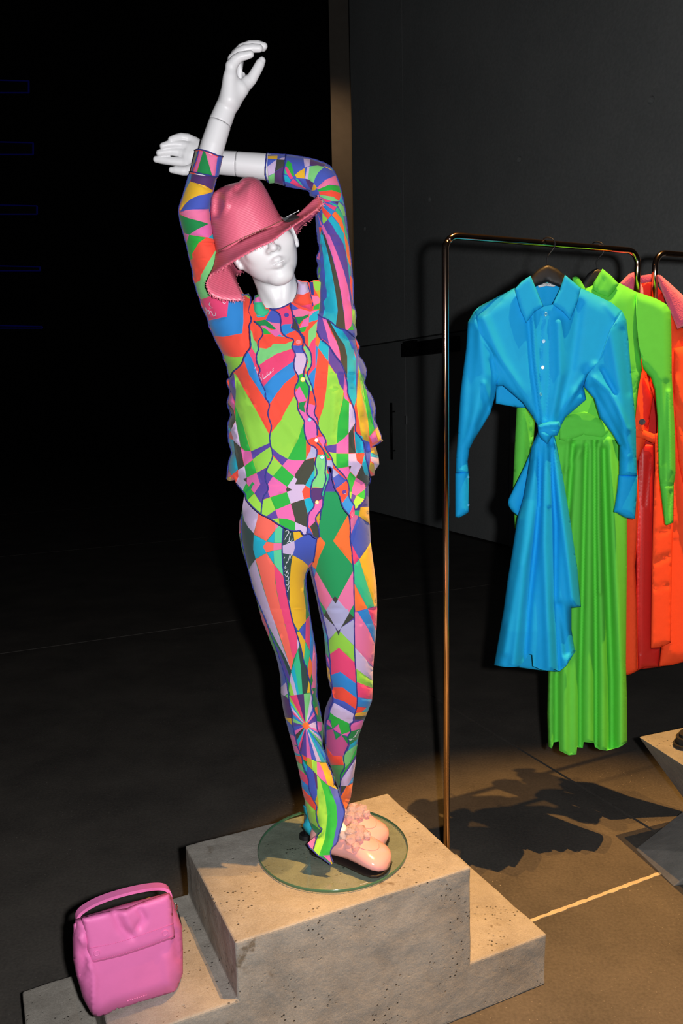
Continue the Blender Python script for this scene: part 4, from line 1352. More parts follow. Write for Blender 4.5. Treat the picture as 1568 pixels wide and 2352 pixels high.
TORSO += strokes('E', [(760, 1560, 735, 1600, 790, 1640, 780, 1700, 760, 1690), (810, 1560, 815, 1660, 850, 1620), (860, 1590, 850, 1640, 890, 1590), (890, 1520, 880, 1600, 920, 1560), (920, 1540, 930, 1580), (945, 1510, 940, 1560, 970, 1520),
                       (1005, 1450, 985, 1480, 1000, 1500, 980, 1520), (680, 1430, 665, 1470), (700, 1500, 720, 1550)], 0.75)
LEG_A = patches("""@K g 100 0 210 0 180 250 200 500 120 400;K 100 130 185 110 185 340 130 360;W 200 -300 600 -300 490 0 480 80 410 350 310 240 240 120 215 0;n 215 60 240 130 310 240 412 352 402 600 442 822 325 980 250 720 195 500 180 250
S 490 -20 700 -100 900 200 860 215 815 190 790 300 640 495 412 370 480 80;p 800 170 880 210 800 290;t 870 205 950 240 915 522 780 520 792 305;C 412 378 642 500 578 595 642 702 445 812 400 640;C 648 500 792 310 776 522;S 640 504 772 526 766 660 640 702 578 595
p 770 528 912 532 912 640 765 662;C 648 708 772 664 772 895;t 770 664 912 644 938 1115 780 905;S 443 820 642 708 782 922 792 1200 832 1450 890 1700 962 1980 780 1980 700 1700 580 1300 500 1000
W 440 826 500 1050 580 1330 700 1700 785 1980 640 1980 520 1650 400 1300 325 1010 370 920;K 780 918 938 1112 985 1350 1045 1680 1118 1980 962 1980 880 1650 820 1350 790 1100;n 945 250 1122 310 1142 482 928 578 918 550;W 925 578 1142 488 1152 610 1116 742 928 712
n 925 708 1112 740 1080 950 1058 1200 1062 1690 1005 1450 955 1150 925 900;Y 1120 300 1240 280 1330 390 1142 492;I 1142 492 1320 390 1390 340 1550 430 1530 650 1485 862 1395 935 1300 850 1116 745 1152 610
Y 1112 745 1300 850 1395 938 1342 1080 1312 1250 1322 1450 1352 1700 1352 1980 1120 1980 1062 1680 1058 1250 1080 950;g 1395 950 1350 1080 1350 1250 1412 1700 1412 1800 1352 1890 1345 1650 1310 1400 1312 1200;K 1390 940 1485 850 1478 935 1400 985
@M Y 745 -10 1037 -10 1037 192 900 382 828 260;g 1037 -10 1100 -10 1096 115 1037 190;K 1098 115 1122 350 1112 745 1028 572 1037 188;I 1037 210 1028 575 908 384;I 830 270 892 382 858 415;Y 870 415 920 392 1028 578 1000 910 955 700 895 520
B 1100 120 1160 330 1182 600 1158 1010 1106 800 1115 400;p 1178 600 1235 800 1238 950 1232 1200 1210 1400 1160 1530 1135 1400 1150 1100 1155 900;T 1028 590 1112 760 1102 850 1060 1062 1000 930;R 1104 845 1146 950 1146 1130 1112 1262 1062 1120 1075 1020;g 1142 1150 1165 1280 1140 1370 1112 1280
W 245 -10 385 -10 480 250 600 600 700 880 772 1095 650 830 480 520 380 320;S 385 -10 595 -10 650 250 720 500 770 750 812 900 770 1090 680 800 560 450;K 595 -10 745 -10 800 200 875 450 895 710 810 905 750 650 670 300;W 876 510 915 560 915 675 888 725
n 902 680 965 740 995 920 1066 1060 1090 1280 1060 1495 975 1522 950 1100 920 830;T 890 728 942 1000 978 1522 910 1532 860 1200 818 975;C 818 975 862 1200 912 1532 880 1535 830 1330 772 1118;n 470 530 650 830 774 1100 755 1230 650 950 560 720
V 450 560 560 740 650 960 752 1230 742 1340 650 1130 550 850;W 770 1135 832 1330 876 1532 820 1552 748 1280;L 750 1285 828 1548 770 1575 730 1460;I 480 770 560 860 650 1140 695 1300 580 1410 560 1200 530 1000;W 580 1405 685 1305 715 1510 640 1562 575 1490
K 180 0 245 60 370 380 380 570 280 300;G 375 410 460 600 490 790 390 580;D 575 1520 660 1558 735 1625 755 1750 790 1860 780 1980 640 1980 600 1750;M 660 1555 718 1525 730 1620;Y 1086 1285 1128 1400 1125 1495 1058 1502
@O Y 170 525 300 548 395 580 380 615 320 675;I 195 560 322 682 362 872 260 820;P 260 825 362 872 402 960 435 1060 455 1205 340 1150;g 350 1025 425 1035 430 1075;C 345 1150 455 1205 470 1235 360 1205;O 355 1205 472 1232 515 1282 492 1375 380 1300
M 375 1305 492 1378 545 1565 420 1440;K 410 1435 560 1560 625 1642 602 1775 470 1650;B 450 1615 602 1772 665 1865 645 1980 510 1850;O 480 1775 645 1962 640 1980 510 1980;C 505 1285 592 1420 602 1600 525 1470;O 495 1195 582 1240 592 1335 518 1282
y 588 1248 672 1290 692 1482 588 1382;L 668 1288 764 1330 768 1565 688 1482;P 764 1328 812 1340 882 1500 955 1745 820 1625 768 1552;Y 808 1340 925 1345 1045 1530 1100 1780 1130 1830 960 1745 880 1500;I 588 1395 692 1488 772 1900 772 1980 680 1980 605 1790 622 1640
D 696 1488 768 1568 778 1870 740 1740;L 768 1568 835 1660 902 1980 768 1980;G 830 1640 965 1752 1065 1980 900 1980;I 965 1755 1150 1835 1180 1980 1060 1980;P 770 600 860 620 850 760 800 820 770 760;g 680 1 760 1 770 60 690 60;R 730 360 770 330 790 520 740 430
@P K 100 40 305 198 295 352 150 235;B 150 225 295 350 355 470 335 542 180 380;O 180 435 335 540 465 710 412 805 260 640;L 205 555 290 660 422 800 445 950 492 1080 545 1140 430 1240 310 1000;g 320 1000 480 1120 538 1160 450 1250 360 1130
I 275 -10 385 90 455 450 405 665 340 450 300 300 270 180;D 383 95 455 170 465 440;L 452 165 512 238 602 560 645 850 602 1300 485 1610 385 1520 460 1270 562 1130 482 1060 472 500;G 510 236 672 360 802 700 828 900 802 1150 702 1600 490 1625 590 1320 645 900 600 560
I 668 362 850 430 880 570 970 830 895 1100 855 1190 840 1335 725 1465 820 1000 800 700;P 445 1235 385 1500 270 1400;P 555 1605 695 1595 695 1730;y 688 1630 755 1745 705 1775;y 455 515 484 640 474 965 430 720 418 650""")
LEG_A += strokes('K', [(980, 320, 1030, 290, 1050, 340, 1000, 400, 970, 470), (1075, 350, 1040, 480, 1070, 520, 1110, 450), (1010, 520, 1060, 490, 1090, 520), (970, 780, 955, 810), (1060, 740, 1030, 860, 990, 900, 1000, 860), (1090, 730, 1060, 800, 1085, 800),
                       (985, 930, 965, 990, 1010, 970), (965, 1040, 1000, 1020, 1000, 1090, 1030, 1000), (970, 1090, 1010, 1150, 1040, 1060), (985, 1200, 1030, 1210, 1045, 1130), (990, 1280, 1040, 1290, 1045, 1200), (1000, 1370, 1020, 1420, 1050, 1290),
                       (1010, 1470, 1040, 1560, 1060, 1640)], 0.75)
LEG_B = patches("""@L e 240 -400 800 -400 790 0 720 160 510 490 855 912 866 1035 592 1545 540 1480 498 1535 195 1022 240 800 372 530 262 388;p -40 -120 240 -400 300 -300 220 0;R 262 398 372 530 250 800 198 998 130 945 185 640 210 455
R 508 490 775 20 805 180 822 400 812 480 855 800 848 908;p 890 10 962 40 835 355 805 200 825 90;T 880 -60 1010 -60 965 42 880 10;Y 1000 -120 1180 -120 1175 190 968 42;I 965 46 1175 205 1195 500 1100 642 975 806 818 490 840 350
Y 1190 500 1240 830 1310 1300 1305 1665 1245 1676 980 820 1120 620;K 818 506 975 808 882 926 850 800;T 878 928 978 826 1248 1664 1130 1706 888 1242;R 886 1250 1126 1702 908 1766 886 1500;p 198 1028 498 1540 380 1738 245 1530 165 1200
p 864 1038 886 1300 876 1655 790 1786 590 1542;N 540 1484 594 1541 552 1620 498 1540;w 497 1545 552 1618 594 1548 795 1782 690 1980 510 1980 380 1742;e 200 1480 250 1545 384 1742 345 1830;e 874 1640 886 1870 792 1782;N 383 1750 512 1980 475 1980 340 1830
N 794 1782 886 1872 690 1980;p 896 1768 944 1770 1066 1980 896 1980;B 942 1772 1134 1708 1222 1980 1062 1980;K 1132 1710 1310 1672 1310 1980 1220 1980;V 70 975 140 940 170 1110 200 1330 150 1300;B 135 945 202 1020 172 1115
@N w 305 -10 685 -10 722 60 570 335 522 400 460 300 315 40;N 312 35 474 322 380 200 262 105;N 722 58 808 145 566 335;N 478 338 526 474 558 348 520 385;w 262 108 462 312 492 392 345 545 280 250;w 808 175 812 655 553 392 568 330
L 490 388 526 474 556 393 812 662 822 960 535 690 375 800 330 580;K 375 800 535 688 822 958 846 1336 560 1122 395 1180;B 395 1176 560 1120 846 1336 866 1606 600 1402 405 1402;O 405 1398 600 1400 870 1612 856 1815 640 1662 425 1592
I 425 1588 640 1660 850 1802 825 1896 440 1692;W 435 1690 815 1892 795 1980 540 1980 375 1842;G 370 1842 540 1970 540 1980 345 1980;p 815 45 872 48 1062 350 1180 622 1160 1050 828 682;B 868 44 1062 8 1200 350 1182 610 1062 350;K 1062 10 1225 -20 1215 400 1185 350
W 826 684 1000 870 1152 1062 1152 1290 838 1064;L 840 1064 1152 1290 1152 1425 852 1302;K 855 1304 1152 1418 1135 1630 866 1582;B 868 1580 1135 1622 1080 1765 868 1752;O 866 1752 1035 1770 905 1872 836 1852;C 1090 1735 1060 1855 920 1872 1030 1768
Y 838 1866 1050 1838 1020 1915 815 1922;N 820 1924 1025 1908 1000 1980 820 1980;C 235 240 345 560 300 610 255 450;T 265 555 332 600 378 905 290 780;P 290 790 378 940 378 1090;Y 310 1010 380 1100 405 1345 330 1220
@O W 1010 400 1075 270 1430 470 1420 610 1340 640 1100 520 1000 440;G 985 436 1100 518 1345 640 1360 800 1202 845 1150 650 1040 735;P 935 565 985 580 1038 722 935 640;g 935 660 1042 732 935 755;P 1052 742 1152 656 1205 836;d 925 770 1052 742 1102 932 1206 850 1340 1040 1225 1240 1050 1222 940 1050 915 900
g 1058 768 1194 846 1110 934;g 1208 848 1318 885 1340 1040;P 1208 842 1385 775 1345 872;O 930 1045 1050 1220 1225 1236 1262 1396 1015 1392 950 1200;s 1000 1392 1262 1398 1266 1472 1185 1562 1198 1692 1165 1810 1080 1620;P 1360 655 1600 575 1580 730 1375 785
g 1370 785 1570 735 1510 910 1365 1035 1305 900;C 1355 1035 1510 910 1460 1062 1325 1135;M 1250 1185 1510 1000 1355 1350 1262 1445 1225 1280;G 1490 1040 1500 1160 1350 1392 1195 1640 1172 1540 1355 1350;W 1490 1225 1460 1550 1312 1772 1180 1770 1215 1640
B 1460 1550 1440 1712 1318 1765;R 1300 1766 1440 1712 1400 1980 1190 1980;N 1190 1766 1302 1766 1205 1910
@P R 995 355 1115 290 1075 560 970 780 885 600 885 540;N 880 370 975 365 888 510;N 1035 630 1100 745 985 825 970 780""")
LEG_B += strokes('O', [(1340, 930, 1400, 915, 1420, 930), (1350, 950, 1410, 920), (1420, 900, 1470, 860), (1440, 880, 1500, 800), (1480, 800, 1530, 760)], 0.8)

# rays bursting over the knee
star = win('O', (565, 680))[0]
reg = win('O', [270, 140, 400, 125, 530, 108, 660, 90, 690, 200, 670, 280, 740, 480, 760, 600, 760, 740, 850, 900, 860, 1060, 940, 1200, 925, 1340, 760, 1322, 580, 1250, 480, 1190, 430, 1050, 370, 850, 340, 620, 330, 470, 280, 370, 255, 200])
cyc = 'KDMWKWIPVWPBWMgTBCWIPVDKCNPIVMBKWCLPDVMK'
B_ = []
for i in range(len(reg)):
    a, b = reg[i], reg[(i + 1) % len(reg)]
    k = max(1, int(np.hypot(*(b - a)) / 9))
    for j in range(k):
        B_.append(a + (b - a) * j / k)
for i in range(len(B_)):
    LEG_A.append((cyc[i % len(cyc)], np.array([star, B_[i], B_[(i + 1) % len(B_)]])))
LEG_A.append(('R', np.array([star + (11 if k % 2 else 6.5) * np.array([math.cos(k * .35), math.sin(k * .35)]) for k in range(18)])))

M_KNIT = mat('printed_knit', (0.8, 0.8, 0.8), 0.8, sheen=0.15, spec=0.25, attr='print', bump=(420, 0.12, 0.0005))
M_SEAM = mat('navy_overlock', srgb((54, 62, 150)), 0.9, noise=(300, 0.5), bump=(900, 0.5, 0.001))

YM = 2.06                               # distance of the mannequin


def yb(P):                              # the body sways: hips and head a little nearer
    return YM - 0.02 * np.exp(-((P[:, 1] - 1180) / 220) ** 2)


# ---------------------------------------------------------------- leggings
legA_in = path('K 1545 450 1520 650 1485 862 1400 985 1352 1080 1342 1250 1372 1450 1405 1750;M 1105 60 1130 250 1172 500 1222 800 1230 950 1224 1200 1235 1400 1228 1550 1268 1700 1312 1940;O 850 560 885 690 880 830 870 1050 925 1170 948 1230 942 1340 985 1440 1035 1520 1085 1620 1095 1760 1140 1822')
legA_hem = path('P 840 430 870 560 920 700 962 830 892 1080 852 1200 832 1330 800 1400 705 1480 690 1600 745 1740 705 1772 560 1662 450 1592 390 1522 330 1482 283 1392 370 1300 440 1240')
legA_out = path('P 440 1222 370 1130 320 1000 270 800 240 640 190 450 150 200;O 430 1450 370 1200 310 970 240 720 190 530 150 350 120 150;M 585 1500 585 1350 575 1200 540 1000 480 780 390 560 290 300;K 570 1960 500 1700 430 1430 350 1150 290 950 220 720 180 560 145 350 150 150 190 0')
topA = np.array([(562, 1130), (600, 1080), (734, 1090)])
outA = np.vstack([legA_in, legA_hem, legA_out, topA])
nA = len(outA)
seamA = [0, 1, 2, nA - 1, nA - 2, nA - 3, nA - 4] + list(range(len(legA_in) - 1, len(legA_in) + len(legA_hem)))
legB_in = path('L 215 450 185 650 148 862 75 985 110 1120 152 1300 202 1500 262 1800 300 1960;N 218 200 262 450 290 750 310 1000 330 1200 370 1380 402 1480 388 1560;O 962 250 912 380 890 550 880 690 895 830 910 1050 940 1300 1005 1400 1075 1600 1130 1780')
legB_bot = path('P 850 380 870 460 890 600 970 780 988 822 1090 742')
legB_out = path('P 1032 632 1062 560 1100 290 1140 0') 
legB_out = np.vstack([legB_out, [(819, 1722), (823, 1692), (834, 1660), (853.7, 1611)], path('N 1132 1600 1142 1400 1147 1100 1162 900 1182 650 1212 300 1222 0;L 1297 1600 1288 1300 1262 1100 1222 800 1184 500 1168 200 1157 0')])
topB = np.array([(846, 1100), (820, 1075), (734, 1090)])
outB = np.vstack([legB_in, legB_bot, legB_out, topB])
nB = len(outB)
seamB = [0, 1, 2, nB - 1, nB - 2, nB - 3] + list(range(len(legB_in) - 1, len(legB_in) + len(legB_bot) - 1))


def leg_w(P):
    return np.interp(P[:, 1], [1150, 1300, 1500, 1620, 1700, 1800, 1950], [74, 66, 50, 40, 40, 40, 44])


def leg_d(P):
    return np.interp(P[:, 1], [1150, 1300, 1500, 1620, 1700, 1800, 1950], [0.100, 0.082, 0.064, 0.054, 0.050, 0.050, 0.058])


def legB_y(P):
    return yb(P) + np.interp(P[:, 1], [1150, 1400, 1600, 1750, 1850], [0, 0, 0.02, 0.055, 0.07])


def legA_y(P):
    return yb(P) + np.interp(P[:, 1], [1150, 1400, 1600, 1750, 1850, 1920, 1990], [0, 0, -0.02, -0.03, -0.040, -0.065, -0.095])


shA = Sheet(outA, legA_y, leg_d, None, leg_w, seamA, [(win('P', [640, 850, 600, 1300, 480, 1600]), 4, -.004), (win('P', [560, 1130, 430, 1400]), 5, .006), (win('P', [720, 1200, 640, 1600]), 6, .006)])
shB = Sheet(outB, legB_y, leg_d, None, leg_w, seamB)
leggings = empty('leggings', (-0.03, YM, 0.46))
tag(leggings, 'tight multicoloured geometric-print leggings with wavy blue seams on the mannequin', 'leggings')
lp_ = [shA.build(9, LEG_A, COLS['g'], COLS), shB.build(9, LEG_B, COLS['V'], COLS)]
for V, T, c in lp_:
    V[:, 2] = np.maximum(V[:, 2], 0.4425)          # the hem just clears the glass
lg = sheet_obj('leg_panels', lp_, M_KNIT, leggings)


def seam(sh, pts, parent, r=0.0018, name='seam', lift=0.0006, wob=0.0):
    P = smooth_line(pts, it=2)
    keep = [0]
    for i in range(1, len(P)):
        if np.hypot(*(P[i] - P[keep[-1]])) > 2.5:
            keep.append(i)
    P = P[keep]
    Q = sh.pos(P, 1, lift)
    if len(Q) < 2:
        return None
    rr = [r * (1 + 0.18 * math.sin(i * 2.3)) for i in range(len(Q))]
    return tube(name, Q, rr, M_SEAM, parent, 6)


for sh_, tx in ((shA, 'K 210 0 180 250 200 500 290 900 330 1050 400 1350 510 1620 640 1940;M 370 350 470 600 550 820 650 1120 700 1330 730 1600 760 1780;O 330 470 310 560 370 850 430 1100 510 1270 510 1400 620 1620 610 1790 680 1960;P 370 580 460 720 430 870 480 1080 560 1140 450 1260 385 1500'),
                (shA, 'K 945 260 920 550 930 900 980 1300 1050 1650 1110 1940;M 830 300 910 560 970 780 1000 960 1060 1060 1070 1180 1120 1330 1130 1500;O 690 200 670 280 740 480 760 600 770 760 850 880 860 1060 940 1200 935 1330 1030 1510 1090 1760'),
                (shB, 'K 1545 450 1520 680 1482 880'),
                (shB, 'L 790 20 805 80 820 300 810 470 850 680 850 800 880 1000 880 1250 890 1700 890 1960;N 810 400 820 900 840 1100 850 1400 870 1600 850 1800 790 1950;O 1430 600 1350 680 1380 790 1310 880 1350 1000 1230 1250 1270 1400 1250 1480 1180 1570 1200 1690 1170 1790'),
                (shB, 'L 120 960 180 1200 240 1500 330 1900;N 270 200 340 500 340 620 380 900 380 1180 420 1360 410 1480 440 1660 370 1770;O 1000 400 980 540 930 580 930 860 930 1020'),
                (shA, 'P 840 430 870 560 920 700 962 830 892 1080 852 1200 832 1330 800 1400 705 1480 690 1600 745 1740'),
                (shA, 'P 705 1772 560 1662 450 1592 390 1522 330 1482 283 1392'),
                (shA, 'K 1400 1000 1352 1090 1346 1250 1376 1450 1408 1750;M 1130 250 1172 500 1222 800 1230 950 1224 1200 1235 1400 1228 1550 1268 1700 1312 1940')):
    seam(sh_, path(tx), leggings)
e_ = [at_y(*p, YM - 0.02) for p in win('P', [215, 700, 225, 830, 275, 900, 240, 1000, 200, 1060, 230, 1130, 290, 1210, 350, 1260])]
Vc, Fcc = [], []
E1 = smooth_line(e_, it=1)
E2 = smooth_line([at_y(p[0] + 9, p[1] + 2, YM - 0.03) for p in win('P', [235, 720, 260, 840, 290, 930, 300, 1000, 290, 1080, 330, 1150, 370, 1230, 380, 1290])], it=1)
for a, b in zip(E1, E2):
    Vc += [a, b]
Fcc = [(2 * i, 2 * i + 1, 2 * i + 3, 2 * i + 2) for i in range(len(E1) - 1)]
cuffb = mesh('hem_ruffle', Vc, Fcc, mat('cyan_knit', COLS['C'], 0.8, noise=(50, 0.1)), leggings, True)
sm = cuffb.modifiers.new('thick', 'SOLIDIFY')
sm.thickness = 0.002
tube('seam', E1, 0.0015, M_SEAM, leggings, 6)

# ---------------------------------------------------------------- blouse
blouse = empty('blouse', (-0.16, YM, 1.05))
tag(blouse, 'fitted multicoloured geometric-print blouse with wavy placket on the mannequin', 'blouse')
cuffL = path('A 390 105 455 95 640 150 800 225 880 235')
slL_r = path('A 800 590 755 640 722 760 692 900 652 1100 638 1200 652 1350 692 1530 742 1680 822 1900;B 850 150')
slL_hid = np.array([(520, 610), (545, 650), (560, 676), (571, 674)])
slL_seam = path('E 600 190 580 330 555 430 600 530 610 600 565 680 575 750 580 900 600 1085 540 1150 470 1260 450 1350 380 1440 290 1500 240 1580 215 1655')
slL_l = path('E 175 1500 165 1400 95 1290 100 1220 30 1100;B 790 1830 740 1740 690 1610 620 1480 610 1370 545 1230 480 1100 465 1000 410 880 385 760 340 650 335 520 290 330 260 210 225 30;A 200 1750 160 1590 110 1420 80 1240 85 1150 140 990 200 790 265 560 290 500')
outSL = np.vstack([cuffL, slL_r, slL_hid, slL_seam, slL_l])
n0 = len(cuffL)
openSL = list(range(0, n0 - 1)) + list(range(n0 + len(slL_r) + len(slL_hid) - 1, n0 + len(slL_r) + len(slL_hid) + len(slL_seam) - 1))


def slL_y(P):                            # elbow and forearm come forward
    return np.interp(P[:, 1], [340, 480, 620, 800, 900], [1.99, 2.00, 2.04, 2.05, 2.05])


def arm_w(P):
    return np.interp(P[:, 1], [340, 480, 620, 720, 850], [31, 35, 42, 52, 60])


def slL_d(P):
    return np.interp(P[:, 1], [340, 480, 620, 720, 850], [0.034, 0.040, 0.048, 0.062, 0.085])


ripL = [(win('B', (300, 130, 380, 420, 480, 680, 580, 980, 720, 1350, 840, 1640)), 2.2, -.0035), (win('E', (480, 560, 420, 950)), 8, .005), (win('E', (560, 500, 520, 1000)), 5, -.005)]
shSL = Sheet(outSL, slL_y, slL_d, None, arm_w, openSL, ripL)

slR_top = path('C 80 85 130 85 390 108 440 112 790 165 1000 230 1120 290 1190 380 1240 480 1290 640 1340 840 1380 1080 1410 1340;D 982 0 1002 300 1042 600 1064 900 1092 1100 1088 1400 1092 1580 1152 1760 1142 1900 1132 2010 1162 2120;F 1250 1010 1225 1075')
slR_seam = path('F 1210 1060 1130 980 1050 920 900 890 800 790 700 720 620 700 555 640')
slR_in = path('D 330 1700 330 1440 310 1370 345 1080 310 1000 295 960 275 780 310 660 270 580 260 480 330 360 330 240 290 150 285 0;C 905 1350 900 1230 890 1090 930 960 900 880 850 800 800 785 792 692 620 662 430 642 380 622 210 572 125 582')
outSR = np.vstack([slR_top, slR_seam, slR_in])
nt, ns, nr = len(slR_top), len(slR_seam), len(outSR)
openSR = list(range(nt - 1, nt + ns)) + [nr - 1]


def slR_y(P):
    return np.interp(P[:, 1], [380, 500, 700, 800], [2.075, 2.08, 2.06, 2.05]) + np.interp(P[:, 0], [600, 760], [0.005, 0])


def slR_w(P):
    return np.interp(P[:, 1], [380, 470, 560, 720], [32, 38, 44, 54])


def slR_d(P):
    return np.interp(P[:, 1], [380, 470, 560, 720, 800], [0.034, 0.040, 0.046, 0.066, 0.085])


shSR = Sheet(outSR, slR_y, slR_d, None, slR_w, openSR, [(win('C', (760, 520, 800, 690)), 5, -.006), (win('D', (430, 1450, 560, 1650, 690, 1900)), 4, -.004), (win('D', (330, 1080, 480, 1350)), 4, -.005)])

t_neck = path('E 655 200 700 170 760 200 870 370 930 380 1050 390 1180 350 1330 270;F 90 430 170 270 190 100 180 20 250 40 350 40 390 70 470 30 560 20 600 70')
t_armR = path('F 590 200 590 400 565 640 620 700 700 720 800 790 900 890 1050 920 1130 980 1215 1065')
t_right = path('F 1262 1150 1302 1240 1268 1300 1282 1390 1372 1500 1432 1680 1398 1800;H 1225 150 1262 260 1374 400 1436 650 1404 800 1464 950 1564 1200 1480 1240 1345 1310 1430 1300 1484 1500 1494 1620 1414 1740 1404 1820 1310 1840;J 1335 285 1305 305 1338 380 1322 405 1242 482 1232 545 1255 600 1232 705 1122 805 1102 852 1052 872 1052 975 982 1030')
t_gap = path('J 962 975 872 875 822 785 780 605 690 485 640 262 652 130 600 92 560 100 600 200 600 310 560 400 520 500 492 640 490 750 442 900 430 1050 402 1150 422 1250 402 1385')
t_hem = path('J 390 1392 300 1362 292 1312 202 1292 180 1325 130 1325;I 1530 1312 1490 1232 1410 1258 1300 1242 1190 1187 1060 1112 950 1032 870 992 780 952 650 842 530 712 500 662 510 602 420 502 330 392')
t_left = path('G 300 1902 210 1917 160 1892 175 1800 190 1680 195 1560 255 1420 230 1320 190 1200 200 1120 185 1000 180 870 245 730 190 600 165 500 190 440 225 300 180 200 155 120 210 55')
t_armL = path('E 215 1652 240 1580 290 1500 380 1440 450 1350 470 1260 540 1150 600 1085 580 900 575 750 565 680 610 600 600 530 555 430 580 330')
outT = np.vstack([t_neck, t_armR, t_right, t_gap, t_hem, t_left, t_armL])
lens = [len(t_neck), len(t_armR), len(t_right), len(t_gap), len(t_hem), len(t_left), len(t_armL)]
cs = np.cumsum([0] + lens)
openT = list(range(cs[0], cs[2] - 1)) + list(range(cs[2] + 24, cs[5])) + list(range(cs[6] - 1, cs[7]))


def t_d(P):
    chest = 0.105 * np.exp(-((P[:, 1] - 850) / 150) ** 2)
    return np.interp(P[:, 1], [680, 760, 860, 1000, 1120, 1240], [0.070, 0.100, 0.135, 0.118, 0.122, 0.128])


def t_w(P):
    return np.interp(P[:, 1], [680, 800, 1000, 1240], [60, 95, 105, 105])


ripT = [(win('E', (830, 850, 1000, 1050, 1100, 1300)), 3.0, -.0045), (win('E', (800, 1000, 860, 1400)), 4, .004), (win('E', (620, 720, 640, 1000, 660, 1200)), 2.5, -.004), (win('E', (720, 1560, 830, 1850, 960, 2040)), 2.2, -.004),
        (win('G', (860, 300, 1150, 770, 1450, 1200)), 2.2, -.004), (win('G', (1150, 800, 1450, 1180)), 7, .005), (win('G', (350, 300, 480, 800, 640, 1350)), 6, .004), (win('H', (420, 0, 380, 500)), 4, -.004), (win('H', (700, 250, 640, 1150)), 7, .005),
        (win('H', (780, 500, 700, 1100)), 6, -.004), (win('H', (1150, 200, 1220, 1150)), 5, .006), (win('H', (1240, 400, 1300, 1150)), 5, -.005), (win('E', (700, 640, 760, 900, 720, 1100)), 4, .005)]
shT = Sheet(outT, yb, t_d, None, t_w, openT, ripT)
bl = sheet_obj('bodice', [shT.build(8, TORSO, COLS['O'], COLS)], M_KNIT, blouse)
sheet_obj('sleeve', [shSL.build(8, SLEEVE_L, COLS['O'], COLS)], M_KNIT, blouse)
sheet_obj('sleeve', [shSR.build(8, SLEEVE_R, COLS['I'], COLS)], M_KNIT, blouse)
# collar leaves
cl1 = Sheet(path('E 740 118 672 150 642 280 632 420 682 592 850 578 912 512 952 420 930 380 868 370 800 260 760 190'), YM - 0.072, 0.020, 0.004, 12)
PC1 = patches('@E g 660 110 760 110 750 170 670 190;P 675 190 750 165 800 265 660 280;T 630 270 800 265 960 400 920 500 800 520 640 480;C 640 480 800 522 920 495 850 590 670 600')
sheet_obj('collar', [cl1.build(6, PC1, COLS['T'], COLS)], M_KNIT, blouse)
cl2 = Sheet(path('F 160 15 250 55 350 65 385 180 422 330 462 480 442 582 330 552 200 492 88 432 170 272 192 100'), YM - 0.072, 0.022, 0.004, 12)
PC2 = patches('@F W 140 0 380 40 400 240 280 290 170 280 195 100;O 170 275 280 290 400 235 440 400 440 460 300 480 200 490 80 430;K 190 488 300 480 445 455 470 500 440 590 330 560')
sheet_obj('collar', [cl2.build(6, PC2, COLS['O'], COLS)], M_KNIT, blouse)
for pth in ('E 672 150 642 280 632 420 682 592 850 578 912 512 952 420',):
    seam(cl1, path(pth), blouse)
seam(cl2, path('F 350 65 385 180 422 330 462 480 442 582 330 552 200 492 88 432'), blouse)
